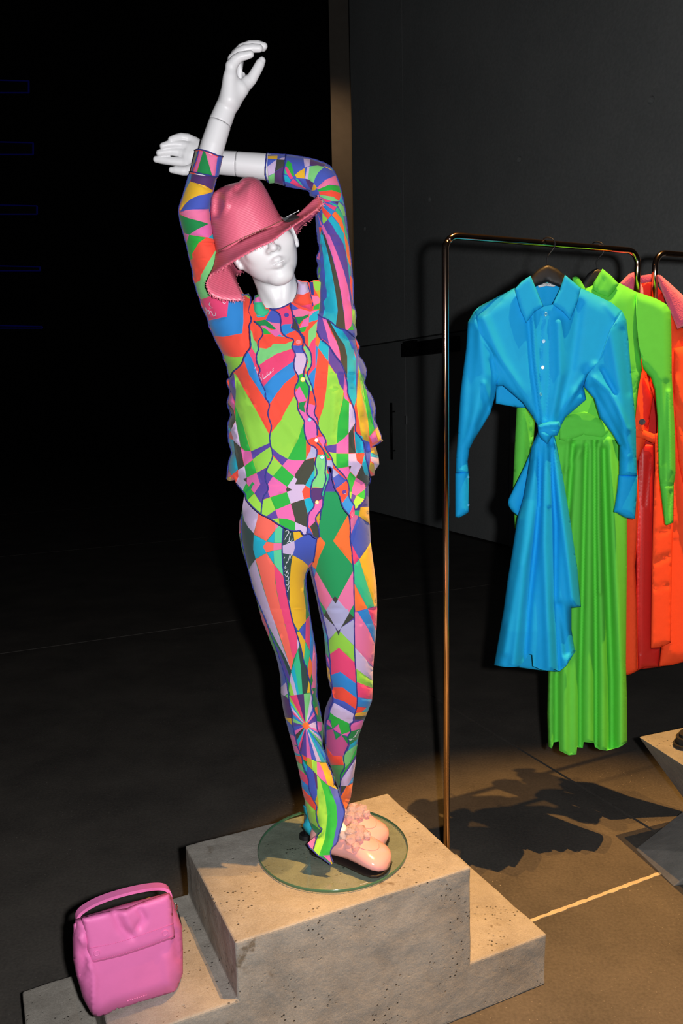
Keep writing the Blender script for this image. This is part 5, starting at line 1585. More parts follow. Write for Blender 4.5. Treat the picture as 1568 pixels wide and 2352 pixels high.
for sh_, tx in ((shT, 'E 600 530 610 600 565 680 575 750 580 900 600 1085 540 1150 470 1260 450 1350 380 1440 290 1500 240 1580 215 1655'),
                (shT, 'E 650 610 760 700 810 790 810 870 730 960 720 1050 740 1110 690 1220 700 1360 770 1480 730 1570 770 1700 850 1850;G 860 340 850 420 930 520 930 590 890 710 960 900 970 960 930 1100 945 1260 990 1420 980 1530 890 1680 860 1780;I 850 330 910 450 905 530 830 610 810 680 790 800 780 940'),
                (shT, 'E 950 400 1040 420 1140 510 1125 790 1230 900 1330 920 1380 950 1320 1080 1410 1200 1370 1310 1370 1480 1460 1600 1440 1720;G 1390 200 1380 370 1440 480 1430 620 1550 830;H 150 830 140 1000 180 1170 240 1270 340 1300 390 1390 330 1600 380 1750 370 1820 290 1920;J 290 370 260 500 260 640 330 770 310 840 215 930 210 1150 190 1300'),
                (shT, 'F 40 480 90 600 110 830 60 890 180 930 290 1090 275 1200 270 1280 350 1400 350 1500 285 1680 300 1790 390 1950;H 240 220 220 480 180 680 230 760 330 820 380 930 380 1110'),
                (shT, 'E 1310 300 1360 560;F 95 610 200 870 220 960 310 1070 300 1170 410 1290 440 1450 430 1580 340 1700 400 1830 440 1960;H 270 130 310 330 370 560 310 690 400 830 390 970 550 1180 500 1300 650 1500 660 1620 900 1850;J 960 470 940 640 1050 780 1050 870'),
                (shT, 'F 530 940 590 1090 740 1190 860 1390 980 1530 1070 1800;H 880 0 930 200 920 350 1040 590 1080 870 1050 1030 1200 1170 1240 1380 1250 1500 1300 1700 1330 1850'),
                (shT, 'F 545 640 620 700 700 720 800 790 900 890 1050 920 1130 980 1215 1065'),
                (shT, 'H 370 1230 480 1330 550 1530 520 1760;J 520 200 545 330 485 480 450 600 485 660 480 830 400 930 350 1000 350 1070 410 1200 420 1380'),
                (shT, 'J 390 1392 300 1362 292 1312 202 1292 180 1325 130 1325;I 1530 1312 1490 1232 1410 1258 1300 1242 1190 1187 1060 1112 950 1032 870 992 780 952 650 842 530 712 500 662 510 602 420 502 330 392'),
                (shT, 'J 962 975 872 875 822 785 780 605 690 485 640 262 652 130 600 92 560 100 600 200 600 310 560 400 520 500 492 640 490 750 442 900 430 1050'),
                (shT, 'J 1335 285 1338 380 1242 482 1255 600 1232 705 1122 805 1102 852 1052 872'),
                (shT, 'G 160 1892 195 1560 255 1420 230 1320 190 1200 185 1000 180 870 245 730 190 600 165 500 190 440 225 300 180 200 155 120 210 55'),
                (shT, 'F 1215 1065 1262 1150 1302 1240 1268 1300 1282 1390 1372 1500 1432 1680 1398 1800;H 1225 150 1262 260 1374 400 1436 650 1404 800 1464 950 1564 1200 1345 1310'),
                (shT, 'E 930 385 1050 395 1180 355 1330 275'),
                (shSL, 'A 290 500 480 540 760 600 800 590'), (shSL, 'A 390 110 455 98 640 150 800 225 880 235'), (shSL, 'A 440 130 400 300 320 500'),
                (shSL, 'A 265 560 200 790 140 990 85 1150 80 1240 110 1420 160 1590 200 1750;B 225 30 260 210 290 330 335 520 340 650 385 760 410 880 465 1000 480 1100 545 1230 610 1370 620 1480 690 1610 740 1740 790 1830;E 100 1220 95 1290 165 1400 175 1500 215 1650'),
                (shSL, 'A 755 640 722 760 692 900 652 1100 638 1200 652 1350 692 1530 742 1680 822 1900'),
                (shSL, 'E 455 138 560 125 600 190 580 330 555 430 600 530'),
                (shSR, 'C 400 108 360 400 370 560 390 620'), (shSR, 'C 85 90 70 250 60 430 90 520 125 580'),
                (shSR, 'C 90 88 390 110 440 112 790 165 1000 230 1120 290 1190 380 1240 480 1290 640 1340 840 1380 1080 1410 1340;D 1002 300 1042 600 1064 900 1092 1100 1088 1400 1092 1580 1152 1760 1142 1900'),
                (shSR, 'C 390 625 620 662 792 692 800 785'),
                (shSR, 'C 890 1090 900 1230 905 1350;D 285 0 290 150 330 240 330 360 260 480 270 580 310 660 275 780 295 960')):
    seam(sh_, path(tx), blouse)
for w, x, y, r, c in (('E', 1238, 500, 5.2, (84, 74, 168)), ('E', 1450, 985, 5.6, (250, 140, 150)), ('H', 118, 92, 5.6, (235, 215, 80)), ('H', 240, 815, 4.5, (110, 185, 220)), ('H', 365, 1185, 4.4, (240, 240, 240)),
                      ('H', 465, 1492, 5.2, (40, 180, 180)), ('J', 865, 550, 5.2, (92, 66, 160)), ('J', 375, 735, 4.6, (225, 195, 110)), ('J', 1010, 960, 5.4, (235, 70, 110))):
    px, py = win(w, (x, y))[0]
    button('button', shT, px, py, r, mat('button_plastic', srgb(c), 0.25, spec=0.6, noise=(80, 0.08)), blouse)

# ================================================================ mannequin
M_SKIN = mat('white_mannequin', (0.70, 0.70, 0.71), 0.42, spec=0.45, noise=(3, 0.02))
PXM = 2.05 / F_PX                        # metres per pixel at the figure
mann = empty('mannequin', (-0.045, 2.05, 0.43))
tag(mann, 'glossy white female mannequin with arms crossed above its head on a glass base', 'mannequin')


def W3(px, py, y):
    return at_y(px, py, y).astype(np.float32)


def chain(P, pts, k=None):
    """tapered limb through (px, py, y, r_px) joints"""
    d = None
    for a, b in zip(pts[:-1], pts[1:]):
        q = sd_cone(P, W3(*a[:3]), W3(*b[:3]), a[3] * PXM, b[3] * PXM)
        d = q if d is None else (np.minimum(d, q) if not k else smin(d, q, k * PXM))
    return d


def plane_cut(P, p, nrm):
    return (P - np.asarray(p, np.float32)) @ np.asarray(nrm, np.float32)


def bounds(pts, pad):
    Q = np.array([W3(*p[:3]) for p in pts])
    R = np.array([p[3] * PXM if len(p) > 3 else 0 for p in pts])[:, None]
    return (Q - R).min(0) - pad, (Q + R).max(0) + pad


# ---- head, neck and upper chest
YH = 2.00
tilt = math.radians(-22)
up2 = np.array([math.sin(tilt), 0, math.cos(tilt)])
rt2 = np.array([math.cos(tilt), 0, -math.sin(tilt)])
yaw = math.radians(10)
RH = np.array([rt2 * math.cos(yaw) + np.array([0, -1, 0]) * -math.sin(yaw) * -1, np.array([0, 1.0, 0]), up2]).T
fwd_h = np.cross(up2, rt2)
ax_r = rt2 * math.cos(yaw) + np.array([0, 1.0, 0]) * math.sin(yaw)      # face turns to the viewer's right
ax_f = np.cross(up2, ax_r)
if ax_f[1] > 0:
    ax_f = -ax_f
ax_f = ax_f - 0.20 * up2
ax_f /= np.linalg.norm(ax_f)
up2 = up2 - ax_f * (up2 @ ax_f)
up2 /= np.linalg.norm(up2)
HR = np.stack([ax_r, ax_f, up2], 1).astype(np.float32)                   # columns: right, forward (to camera), up
HC = W3(600, 540, YH)


def hp(r, f, u):
    return HC + ax_r.astype(np.float32) * r * PXM + ax_f.astype(np.float32) * f * PXM + up2.astype(np.float32) * u * PXM


def head_sdf(P):
    d = sd_ell(P, hp(-4, -14, 0), np.array([66, 80, 72]) * PXM, HR)                        # skull
    d = smax(d, plane_cut(P, hp(-4, 0, 22), HR[:, 2]), 10 * PXM)
    face = sd_ell(P, hp(0, 20, -38), np.array([58, 52, 66]) * PXM, HR)
    d = smin(d, face, 20 * PXM)
    jaw = sd_cone(P, hp(0, 22, -58), hp(2, 44, -88), 44 * PXM, 19 * PXM)
    d = smin(d, jaw, 18 * PXM)
    for s in (-1, 1):
        d = smin(d, sd_cone(P, hp(s * 54, -18, -44), hp(s * 14, 42, -88), 12 * PXM, 13 * PXM), 16 * PXM)   # jaw line
        d = smin(d, sd_ell(P, hp(s * 36, 50, -28), np.array([15, 11, 15]) * PXM, HR), 16 * PXM)            # cheek
    # nose
    nose = sd_cone(P, hp(0, 66, 0), hp(0, 83, -32), 6.0 * PXM, 7.2 * PXM)
    nose = smin(nose, sd_ell(P, hp(0, 82, -34), np.array([7.6, 8, 7]) * PXM, HR), 6 * PXM)
    for s in (-1, 1):
        nose = smin(nose, sd_ell(P, hp(s * 10, 73, -37), np.array([6, 8, 5.4]) * PXM, HR), 8 * PXM)
    d = smin(d, nose, 6 * PXM)
    for s in (-1, 1):
        d = smax(d, -sd_ell(P, hp(s * 6, 80, -41), np.array([2.4, 3.5, 1.6]) * PXM, HR), 3 * PXM)
    # lips
    for s in (-1, 1):
        d = smin(d, sd_cone(P, hp(s * 4, 73, -58), hp(s * 24, 59, -63), 6.2 * PXM, 2.8 * PXM), 5 * PXM)
        d = smin(d, sd_cone(P, hp(s * 2, 71.5, -69), hp(s * 20, 60, -66.5), 7.4 * PXM, 3.2 * PXM), 5 * PXM)
    d = smax(d, -sd_ell(P, hp(0, 79, -64), np.array([25, 10, 0.9]) * PXM, HR), 1.8 * PXM)
    d = smax(d, -sd_ell(P, hp(0, 78, -80), np.array([15, 7, 5]) * PXM, HR), 6 * PXM)
    d = smin(d, sd_ell(P, hp(0, 54, -94), np.array([18, 12, 12]) * PXM, HR), 18 * PXM)         # chin
    # ears
    for s in (-1, 1):
        ear = sd_ell(P, hp(s * 71, -16, -18), np.array([5.5, 15, 26]) * PXM, HR)
        ear = smin(ear, sd_ell(P, hp(s * 68, -8, -42), np.array([5, 8, 9]) * PXM, HR), 5 * PXM)
        ear = smax(ear, -sd_ell(P, hp(s * 78, -10, -16), np.array([7, 9, 17]) * PXM, HR), 4 * PXM)
        d = smin(d, ear, 5 * PXM)
    # neck
    nk = chain(P, [(614, 595, 2.03, 46), (634, 650, 2.05, 45), (645, 690, 2.065, 50)])
    d = smin(d, nk, 12 * PXM)
    ch = sd_ell(P, W3(652, 765, 2.085), np.array([95, 56, 60]) * PXM)
    d = smin(d, ch, 26 * PXM)
    for s, q in ((-1, (600, 712)), (1, (690, 690))):
        d = smin(d, sd_cone(P, W3(645, 708, 2.016), W3(q[0] + s * 30, q[1], 2.05), 7 * PXM, 9 * PXM), 12 * PXM)
    d = smin(d, sd_cone(P, W3(596, 612, YH + 0.015), W3(640, 706, 2.014), 10 * PXM, 6 * PXM), 16 * PXM)     # neck tendon
    d = smin(d, sd_cone(P, W3(660, 600, YH + 0.015), W3(652, 704, 2.014), 9 * PXM, 6 * PXM), 14 * PXM)
    return d


lo, hi = bounds([(600, 500, YH, 110), (652, 760, YH + .06, 120)], 0.012)
hi[2] = min(hi[2], at_y(600, 440, YH)[2])
head = surface_nets(head_sdf, lo, hi + np.array([0, 0, 0.02]), 0.0024)

# ---- torso, hips, upper arms and legs under the clothes


def body_sdf(P):
    d = chain(P, [(655, 770, 2.07, 46), (680, 900, 2.06, 56), (690, 1020, 2.05, 48), (705, 1160, 2.05, 62), (712, 1210, 2.05, 56)], 30)
    d = smin(d, chain(P, [(640, 1190, 2.05, 46), (672, 1430, 2.05, 30), (690, 1600, 2.04, 23), (720, 1760, 2.03, 20), (750, 1890, 2.00, 15), (775, 1955, 1.985, 15)]), 20 * PXM)
    d = smin(d, chain(P, [(748, 1862, 2.005, 17), (776, 1900, 1.985, 17), (806, 1934, 1.965, 13)]), 10 * PXM)
    d = smin(d, chain(P, [(780, 1190, 2.05, 44), (795, 1430, 2.05, 30), (803, 1590, 2.07, 23), (787, 1720, 2.12, 18), (788, 1850, 2.12, 12), (815, 1905, 2.11, 14)]), 20 * PXM)
    d = smin(d, chain(P, [(570, 800, 2.06, 30), (500, 660, 2.05, 24), (450, 490, 2.00, 19), (470, 400, 1.99, 18)]), 20 * PXM)
    d = smin(d, chain(P, [(760, 790, 2.06, 30), (772, 620, 2.06, 22), (756, 430, 2.08, 19), (650, 395, 2.08, 19)]), 20 * PXM)
    return d


lo, hi = bounds([(440, 390, 2.0, 40), (840, 1950, 2.1, 60), (700, 1100, 2.06, 90)], 0.02)
lo[2] = 0.452
torso = surface_nets(body_sdf, lo, hi, 0.0085)
fa_axis = W3(505, 282, 1.985) - W3(488, 333, 1.985)
fa_axis = fa_axis / np.linalg.norm(fa_axis)
cutL = W3(505.3, 282, 1.985)


def armL_sdf(P):
    d = chain(P, [(470, 400, 1.99, 25), (488.7, 333, 1.985, 25), (505.3, 282, 1.985, 23.6), (515, 258, 1.985, 22.5)])
    return smax(d, plane_cut(P, cutL - fa_axis * 0.0006, fa_axis), 0.0008)


lo, hi = bounds([(470, 400, 1.99, 28), (515, 258, 1.985, 28)], 0.006)
faL = surface_nets(armL_sdf, lo, hi, 0.0026)
YR_ = 2.085
fb_axis = W3(543, 376.6, YR_) - W3(608, 383, YR_)
fb_axis = fb_axis / np.linalg.norm(fb_axis)
cutR = W3(542.8, 376.6, YR_)


def armR_sdf(P):
    d = chain(P, [(660, 392, YR_, 29), (608, 383, YR_, 28), (543, 376.6, YR_, 26), (520, 375, YR_, 26)])
    return smax(d, plane_cut(P, cutR - fb_axis * 0.0006, fb_axis), 0.0008)


lo, hi = bounds([(660, 392, YR_, 32), (520, 375, YR_, 30)], 0.006)
faR = surface_nets(armR_sdf, lo, hi, 0.0026)
nets_obj('body', [head, torso, faL, faR], M_SKIN, mann)

# ---- upright hand (the arm on the left of the picture)
y = 1.985


def handL_sdf(P):
    wrist = chain(P, [(505.3, 282, y, 23.6), (518, 250, y, 22), (526, 232, y, 21.5)])
    d = wrist
    kn = [(531, 152, y - .026, 11.5), (536, 138, y - .006, 12), (543, 128, y + .014, 12), (549, 126, y + .032, 11)]
    base = [(524, 225, y - .014, 15), (526, 222, y - .004, 16), (529, 222, y + .008, 16), (533, 222, y + .018, 15)]
    for a, b in zip(base, kn):
        d = smin(d, chain(P, [a, b]), 9 * PXM)
    d = smin(d, chain(P, [(527, 228, y - .016, 17), (529, 180, y - .022, 13.5)]), 8 * PXM)           # heel of the hand
    th = chain(P, [(533, 232, y - .004, 17), (552, 203, y - .004, 18), (567, 190, y, 13)])             # ball of the thumb
    d = smin(d, th, 10 * PXM)
    d = smin(d, chain(P, [(560, 196, y + .006, 9), (556, 172, y + .016, 7)]), 9 * PXM)                 # web
    fingers = [
        [(531, 152, y - .026, 11.5), (541, 138, y - .027, 10.5), (552, 130, y - .028, 9.2), (566, 127, y - .028, 8.2), (575, 124.5, y - .028, 7.2)],
        [(537, 136, y - .006, 11.8), (548, 122, y - .006, 10.6), (562, 113.5, y - .006, 9.4), (580, 110.5, y - .006, 8.6), (595, 111, y - .006, 7.8)],
        [(544, 127, y + .014, 11.8), (556, 112, y + .014, 10.4), (574, 104, y + .014, 9.0), (592, 103, y + .014, 8.4), (606, 106, y + .014, 7.4)],
        [(550, 124, y + .032, 10.8), (562, 112, y + .033, 9.8), (580, 106, y + .034, 8.6), (594, 107, y + .034, 8.0), (604, 110, y + .034, 7.2)]]
    for f in fingers:
        d = smin(d, chain(P, f), 2.5 * PXM)
    t2 = chain(P, [(567, 190, y, 12.5), (577, 183, y, 11.2), (590, 160.5, y, 10.2), (597, 147, y, 9.6), (601.5, 139.5, y, 7.6)])
    d = smin(d, t2, 4 * PXM)
    d = smax(d, -sd_ell(P, W3(549, 170, y + .002), np.array([8, 16, 24]) * PXM), 8 * PXM)               # hollow palm
    return smax(d, -plane_cut(P, cutL + fa_axis * 0.0006, fa_axis), 0.0008)


lo, hi = bounds([(505, 282, y, 32), (612, 100, y, 14), (531, 152, y - .03, 16), (549, 126, y + .036, 16)], 0.008)
nets_obj('hand', [surface_nets(handL_sdf, lo, hi, 0.00165)], M_SKIN, mann)

# ---- level hand (the arm on the right of the picture), palm to the viewer
y2 = YR_


def handR_sdf(P):
    d = chain(P, [(543, 376.6, y2, 26), (506, 373.7, y2, 25), (486, 371, y2, 24)])
    kn = [(447, 328, y2 + .006, 12), (437, 341, y2, 12.5), (430, 356, y2, 12.5), (430, 374, y2 + .002, 11.5)]
    for (kx, ky, kd, kr), by in zip(kn, (356, 364, 372, 380)):
        d = smin(d, chain(P, [(488, by, y2, 17), (kx, ky, kd, kr)]), 9 * PXM)
    fingers = [
        [(447, 327, y2 + .006, 11.5), (432, 318, y2 + .004, 10), (416, 315, y2 - .002, 9), (402, 318, y2 - .008, 8.2), (393, 321, y2 - .012, 7)],
        [(437, 339, y2, 11), (418, 332.5, y2 - .002, 9.8), (402, 331, y2 - .006, 9), (386, 332.5, y2 - .010, 8.4), (374, 335.5, y2 - .013, 7)],
        [(430, 354, y2, 11), (412, 349, y2, 9.8), (394, 347.8, y2 - .003, 9), (378, 349, y2 - .006, 8.6), (366, 351.5, y2 - .008, 7.4)],
        [(430, 373, y2 + .002, 10.5), (408, 371.5, y2 + .001, 9.4), (388, 369.5, y2, 8.8), (370, 367, y2, 8.4), (359, 366, y2, 7.2)]]
    for f in fingers:
        d = smin(d, chain(P, f), 2.2 * PXM)
    d = smin(d, chain(P, [(486, 380, y2 - .006, 17), (456, 386, y2 - .014, 16), (438, 391, y2 - .018, 11.5)]), 9 * PXM)
    d = smin(d, chain(P, [(438, 391, y2 - .018, 11), (420, 392.5, y2 - .020, 9.6), (404, 390.5, y2 - .020, 8.6), (394, 390.5, y2 - .020, 6.4)]), 4 * PXM)
    d = smax(d, -sd_ell(P, W3(450, 360, y2 - .030), np.array([18, 15, 15]) * PXM), 9 * PXM)
    return smax(d, -plane_cut(P, cutR + fb_axis * 0.0006, fb_axis), 0.0008)


lo, hi = bounds([(543, 376, y2, 30), (352, 366, y2, 10), (447, 318, y2, 14), (440, 400, y2 - .02, 14)], 0.008)
nets_obj('hand', [surface_nets(handR_sdf, lo, hi, 0.00165)], M_SKIN, mann)

# ---- round glass base with calf rod
M_GLASS = bpy.data.materials.new('clear_glass')
M_GLASS.use_nodes = True
nt_ = M_GLASS.node_tree
nt_.nodes.remove(nt_.nodes['Principled BSDF'])
tr = nt_.nodes.new('ShaderNodeBsdfTransparent')
tr.inputs[0].default_value = (0.90, 0.955, 0.925, 1)
gl = nt_.nodes.new('ShaderNodeBsdfGlossy')
gl.inputs['Roughness'].default_value = 0.02
lw = nt_.nodes.new('ShaderNodeLayerWeight')
pw_ = nt_.nodes.new('ShaderNodeMath')
pw_.operation = 'POWER'
pw_.inputs[1].default_value = 4.0
nt_.links.new(lw.outputs['Facing'], pw_.inputs[0])
fr = nt_.nodes.new('ShaderNodeMath')
fr.operation = 'MULTIPLY_ADD'
fr.inputs[1].default_value = 0.6
fr.inputs[2].default_value = 0.04
nt_.links.new(pw_.outputs[0], fr.inputs[0])
mxs = nt_.nodes.new('ShaderNodeMixShader')
nt_.links.new(fr.outputs[0], mxs.inputs[0])
nt_.links.new(tr.outputs[0], mxs.inputs[1])
nt_.links.new(gl.outputs[0], mxs.inputs[2])
nt_.links.new(mxs.outputs[0], nt_.nodes['Material Output'].inputs[0])
M_GEDGE = mat('glass_edge', srgb((70, 110, 84)), 0.12, spec=0.8, noise=(20, 0.2))
gc = np.array([-0.043, 2.045])
GZ0, GZ1, GR = 0.4325, 0.4405, 0.206
nn = 96
Vg, Fg = [], []
for z in (GZ0, GZ1):
    for k in range(nn):
        an = 2 * math.pi * k / nn
        Vg.append((gc[0] + (GR - 0.001) * math.cos(an), gc[1] + (GR - 0.001) * math.sin(an), z))
Fg = [tuple(range(nn, 2 * nn)), tuple(reversed(range(nn)))]
gbase = mesh('glass_base', Vg, Fg, M_GLASS, mann)
Vr, Fr = [], []
prof = [(GR - 0.0012, GZ0), (GR, GZ0 + 0.0012), (GR, GZ1 - 0.0012), (GR - 0.0012, GZ1)]
for r_, z in prof:
    for k in range(nn):
        an = 2 * math.pi * k / nn
        Vr.append((gc[0] + r_ * math.cos(an), gc[1] + r_ * math.sin(an), z))
for i in range(3):
    for k in range(nn):
        k2 = (k + 1) % nn
        Fr.append((i * nn + k, i * nn + k2, (i + 1) * nn + k2, (i + 1) * nn + k))
mesh('glass_rim', Vr, Fr, M_GEDGE, gbase, True)
et = at_z(836, 2029, GZ1 + 0.0003)
marks = []
for k in range(10):
    p = et + AV * (-0.010 + 0.0022 * k)
    marks.append(tube_geo([p - BV * 0.0008, p + BV * 0.0008], 0.0006, 4))
V, Fc = join_geo(marks)
mesh('etched_mark', V, Fc, M_LABEL, gbase)
rp_ = at_z(702, 1924, GZ1)
tube('calf_rod', [rp_, rp_ + np.array([0.004, 0.0, 0.10]), W3(712, 1800, 2.05)], 0.006, M_STEEL, mann, 12)
bm = bmesh.new()
bmesh.ops.create_cone(bm, segments=28, radius1=0.018, radius2=0.016, depth=0.012, cap_ends=True)
bmesh.ops.translate(bm, verts=bm.verts, vec=Vector(rp_) + Vector((0, 0, 0.006)))
bm_obj('rod_foot', bm, M_HANGER, mann)

# ================================================================ loafers
M_PATENT = mat('pink_patent', srgb((224, 162, 160)), 0.16, spec=0.6, coat=0.6, noise=(12, 0.03))
M_SOLE = mat('dark_sole', (0.012, 0.009, 0.008), 0.55, noise=(30, 0.2))
M_CRYSTAL = mat('pink_crystal', (1.0, 0.82, 0.82), 0.02, trans=0.72, ior=1.5, spec=0.8)


def loafer(toe, heel, label, out):
    f = np.array([toe[0] - heel[0], toe[1] - heel[1], 0])
    L_ = np.linalg.norm(f)
    f /= L_
    r = np.array([f[1], -f[0], 0])
    e = empty('loafer', (heel[0], heel[1], GZ1))
    tag(e, label, 'shoe', 'pink loafers')
    o = np.array([heel[0], heel[1], GZ1])
    st = [0, .03, .09, .18, .30, .42, .55, .68, .80, .89, .95, .985, 1.0]
    hw = [.012, .025, .032, .035, .036, .037, .042, .048, .051, .049, .041, .028, .012]
    sh_ = [0, 0, 0, 0, 0, -.002, -.003, -.002, 0, .002, .003, .004, .004]
    top = [.054, .060, .063, .062, .060, .060, .066, .062, .052, .044, .036, .029, .021]
    sx_ = 0.9
    nn = 24

    def ring(i, z0, z1, grow, pw=2.6):
        R_ = []
        for k in range(nn):
            an = 2 * math.pi * k / nn
            c, s = math.cos(an), math.sin(an)
            c = math.copysign(abs(c) ** (2 / pw), c)
            s = math.copysign(abs(s) ** (2 / pw), s)
            R_.append(o + f * st[i] * L_ + r * (sh_[i] * out + (hw[i] + grow) * c) + np.array([0, 0, (z0 + z1) / 2 + (z1 - z0) / 2 * s]))
        return R_

    def loft(rings):
        V, Fc = [], []
        for q in rings:
            V += q
        for i in range(len(rings) - 1):
            for k in range(nn):
                k2 = (k + 1) % nn
                Fc.append((i * nn + k, i * nn + k2, (i + 1) * nn + k2, (i + 1) * nn + k))
        Fc += [tuple(reversed(range(nn))), tuple(range((len(rings) - 1) * nn, len(rings) * nn))]
        return V, Fc
    # upper: low at the foot opening, a vamp over the instep, a low round toe
    V, Fc = loft([ring(i, 0.008, 0.008 + top[i], 0.0, 2.2) for i in range(len(st))])
    up = mesh('upper', V, Fc, M_PATENT, e, True)
    V, Fc = loft([ring(i, 0.0005, 0.0095, 0.002, 5) for i in range(len(st))])
    mesh('sole', V, Fc, M_SOLE, e, False)
    # apron seam round the toe
    pts = []
    for t in np.linspace(-1, 1, 33):
        an = t * 1.75
        u = 0.70 + 0.17 * math.cos(an)
        v = 0.030 * math.sin(an)
        i = np.interp(u, st, range(len(st)))
        hwi, tpi = np.interp(u, st, hw), np.interp(u, st, top)
        cc = min(0.98, abs(v) / hwi)
        z = 0.008 + tpi / 2 + tpi / 2 * (1 - cc ** 2.2) ** (1 / 2.2)
        pts.append(o + f * u * L_ + r * v + np.array([0, 0, z + 0.0004]))
    tube('apron_seam', pts, 0.0010, mat('pink_thread', srgb((230, 150, 146)), 0.4), up, 6)
    # saddle strap and crystals
    pts = []
    for t in np.linspace(-1.25, 1.25, 17):
        u = 0.60
        hwi, tpi = np.interp(u, st, hw), np.interp(u, st, top)
        s, c = math.cos(t), math.sin(t)
        pts.append((c, s, hwi, tpi))
    Vs, Fs = [], []
    for j, (c, s, hwi, tpi) in enumerate(pts):
        for du in (-0.055, 0.055):
            cc = math.copysign(abs(c) ** (2 / 2.2), c)
            ss = math.copysign(abs(s) ** (2 / 2.2), s)
            for g in (0.0, 0.0032):
                hw2, tp2 = np.interp(0.60 + du, st, hw), np.interp(0.60 + du, st, top)
                Vs.append(o + f * (0.60 + du) * L_ + r * (hw2 + g) * cc + np.array([0, 0, 0.008 + tp2 / 2 + (tp2 / 2 + g) * ss]))
        if j:
            b0 = 4 * (j - 1)
            Fs += [(b0 + 1, b0 + 3, b0 + 7, b0 + 5), (b0, b0 + 4, b0 + 6, b0 + 2), (b0, b0 + 1, b0 + 5, b0 + 4), (b0 + 2, b0 + 6, b0 + 7, b0 + 3)]
    mesh('saddle_strap', Vs, Fs, M_PATENT, e, False)
    rs = random.Random(int(abs(toe[0]) * 1e4))
    k = 0
    for u, v, rad, up_ in ((.52, -.026, .0135, .004), (.60, -.020, .0150, .008), (.52, -.006, .0150, .012), (.62, -.002, .0165, .012), (.54, .012, .0150, .012), (.66, .014, .0140, .009), (.58, .026, .0155, .006), (.70, -.010, .0120, .008), (.47, .020, .012, .01), (.66, .033, .0125, .0)):
        hwi, tpi = np.interp(u, st, hw), np.interp(u, st, top)
        cc = min(0.97, abs(v) / hwi)
        z = 0.008 + tpi / 2 + tpi / 2 * (1 - cc ** 2.2) ** (1 / 2.2)
        bm = bmesh.new()
        bmesh.ops.create_icosphere(bm, subdivisions=1, radius=rad * 1.15)
        for vv in bm.verts:
            vv.co *= 1 + rs.uniform(-0.10, 0.06)
        bmesh.ops.rotate(bm, verts=bm.verts, matrix=Matrix.Rotation(rs.uniform(0, 6), 3, 'X') @ Matrix.Rotation(rs.uniform(0, 6), 3, 'Z'))
        bmesh.ops.translate(bm, verts=bm.verts, vec=Vector(o + f * u * L_ + r * v + np.array([0, 0, z + up_])))
        bm_obj('crystal', bm, M_CRYSTAL, e, False)
        k += 1
    return e


t1 = at_z(893, 2000, GZ1)
h1 = at_z(718, 1949, GZ1)
loafer(t1, h1, 'pink patent loafer with crystal vamp, nearer to the front of the plinth', 1)
t2_ = at_z(880, 1949, GZ1)
loafer(t2_, t2_ + (h1 - t1) * 0.98 + np.array([0.03, 0.02, 0]), 'pink patent loafer with crystal vamp, further back behind the other', -1)

# ================================================================ straw hat
M_STRAW = bpy.data.materials.new('pink_straw')
M_STRAW.use_nodes = True
nt_ = M_STRAW.node_tree
bs = nt_.nodes['Principled BSDF']
bs.inputs['Roughness'].default_value = 0.42
bs.inputs['Specular IOR Level'].default_value = 0.55
tcn = nt_.nodes.new('ShaderNodeTexCoord')
mp = nt_.nodes.new('ShaderNodeMapping')
mp.inputs['Rotation'].default_value = (0, math.radians(-25), 0)
wv = nt_.nodes.new('ShaderNodeTexWave')
wv.bands_direction = 'Z'
wv.inputs['Scale'].default_value = 62
wv.inputs['Distortion'].default_value = 0.6
wv.inputs['Detail'].default_value = 2
nt_.links.new(tcn.outputs['Object'], mp.inputs['Vector'])
nt_.links.new(mp.outputs['Vector'], wv.inputs['Vector'])
mx = nt_.nodes.new('ShaderNodeMix')
mx.data_type = 'RGBA'
mx.inputs['A'].default_value = (*[v * 0.90 for v in srgb((226, 104, 128))], 1)
mx.inputs['B'].default_value = (*srgb((228, 108, 134)), 1)
nt_.links.new(wv.outputs['Fac'], mx.inputs['Factor'])
nt_.links.new(mx.outputs['Result'], bs.inputs['Base Color'])
bp = nt_.nodes.new('ShaderNodeBump')
bp.inputs['Strength'].default_value = 0.25
bp.inputs['Distance'].default_value = 0.001
nt_.links.new(wv.outputs['Fac'], bp.inputs['Height'])
nt_.links.new(bp.outputs['Normal'], bs.inputs['Normal'])

hat = empty('straw_hat', at_y(575, 545, 1.98))
tag(hat, 'pink straw fedora with frayed wide brim pulled over the mannequin eyes', 'hat')
crown = Sheet([(497, 583), (490, 545), (485, 510), (483, 480), (484, 455), (491, 442), (505, 432), (520, 425), (534, 421), (548, 418), (556, 410), (568, 406), (580, 406), (592, 410), (602, 420), (613, 438), (628, 468), (642, 494), (652, 509),
               (640, 518), (600, 537), (560, 556), (520, 576)], 1.985, 0.088, 0.088, 62, (17, 18, 19, 20, 21, 22),
              [([(548, 418), (520, 446), (520, 470), (505, 498), (490, 506)], 6, 0.012), ([(499, 450), (497, 492)], 13, -0.036), ([(566, 414), (544, 436)], 8, -0.018)])
V, T, c = crown.build(6)
sheet_obj('crown', [(V, T, None)], M_STRAW, hat)
outer = [(486, 632, 1.925), (505, 619, 1.895), (524, 608, 1.872), (549, 593, 1.850), (577, 577, 1.838), (600, 565, 1.833), (627, 553, 1.836), (655, 532, 1.850), (688, 510, 1.878), (710, 494, 1.90), (733, 477, 1.93), (739, 464, 1.96), (729, 452, 1.985),
         (738, 474, 2.025), (720, 498, 2.05), (694, 518, 2.08), (683, 532, 2.095), (662, 557, 2.12), (615, 608, 2.145), (556, 626, 2.125), (541, 634, 2.06), (551, 668, 1.97), (557, 688, 1.93), (538, 690, 1.925), (516, 688, 1.92), (500, 684, 1.918), (488, 678, 1.915), (478, 666, 1.915), (475, 650, 1.918)]
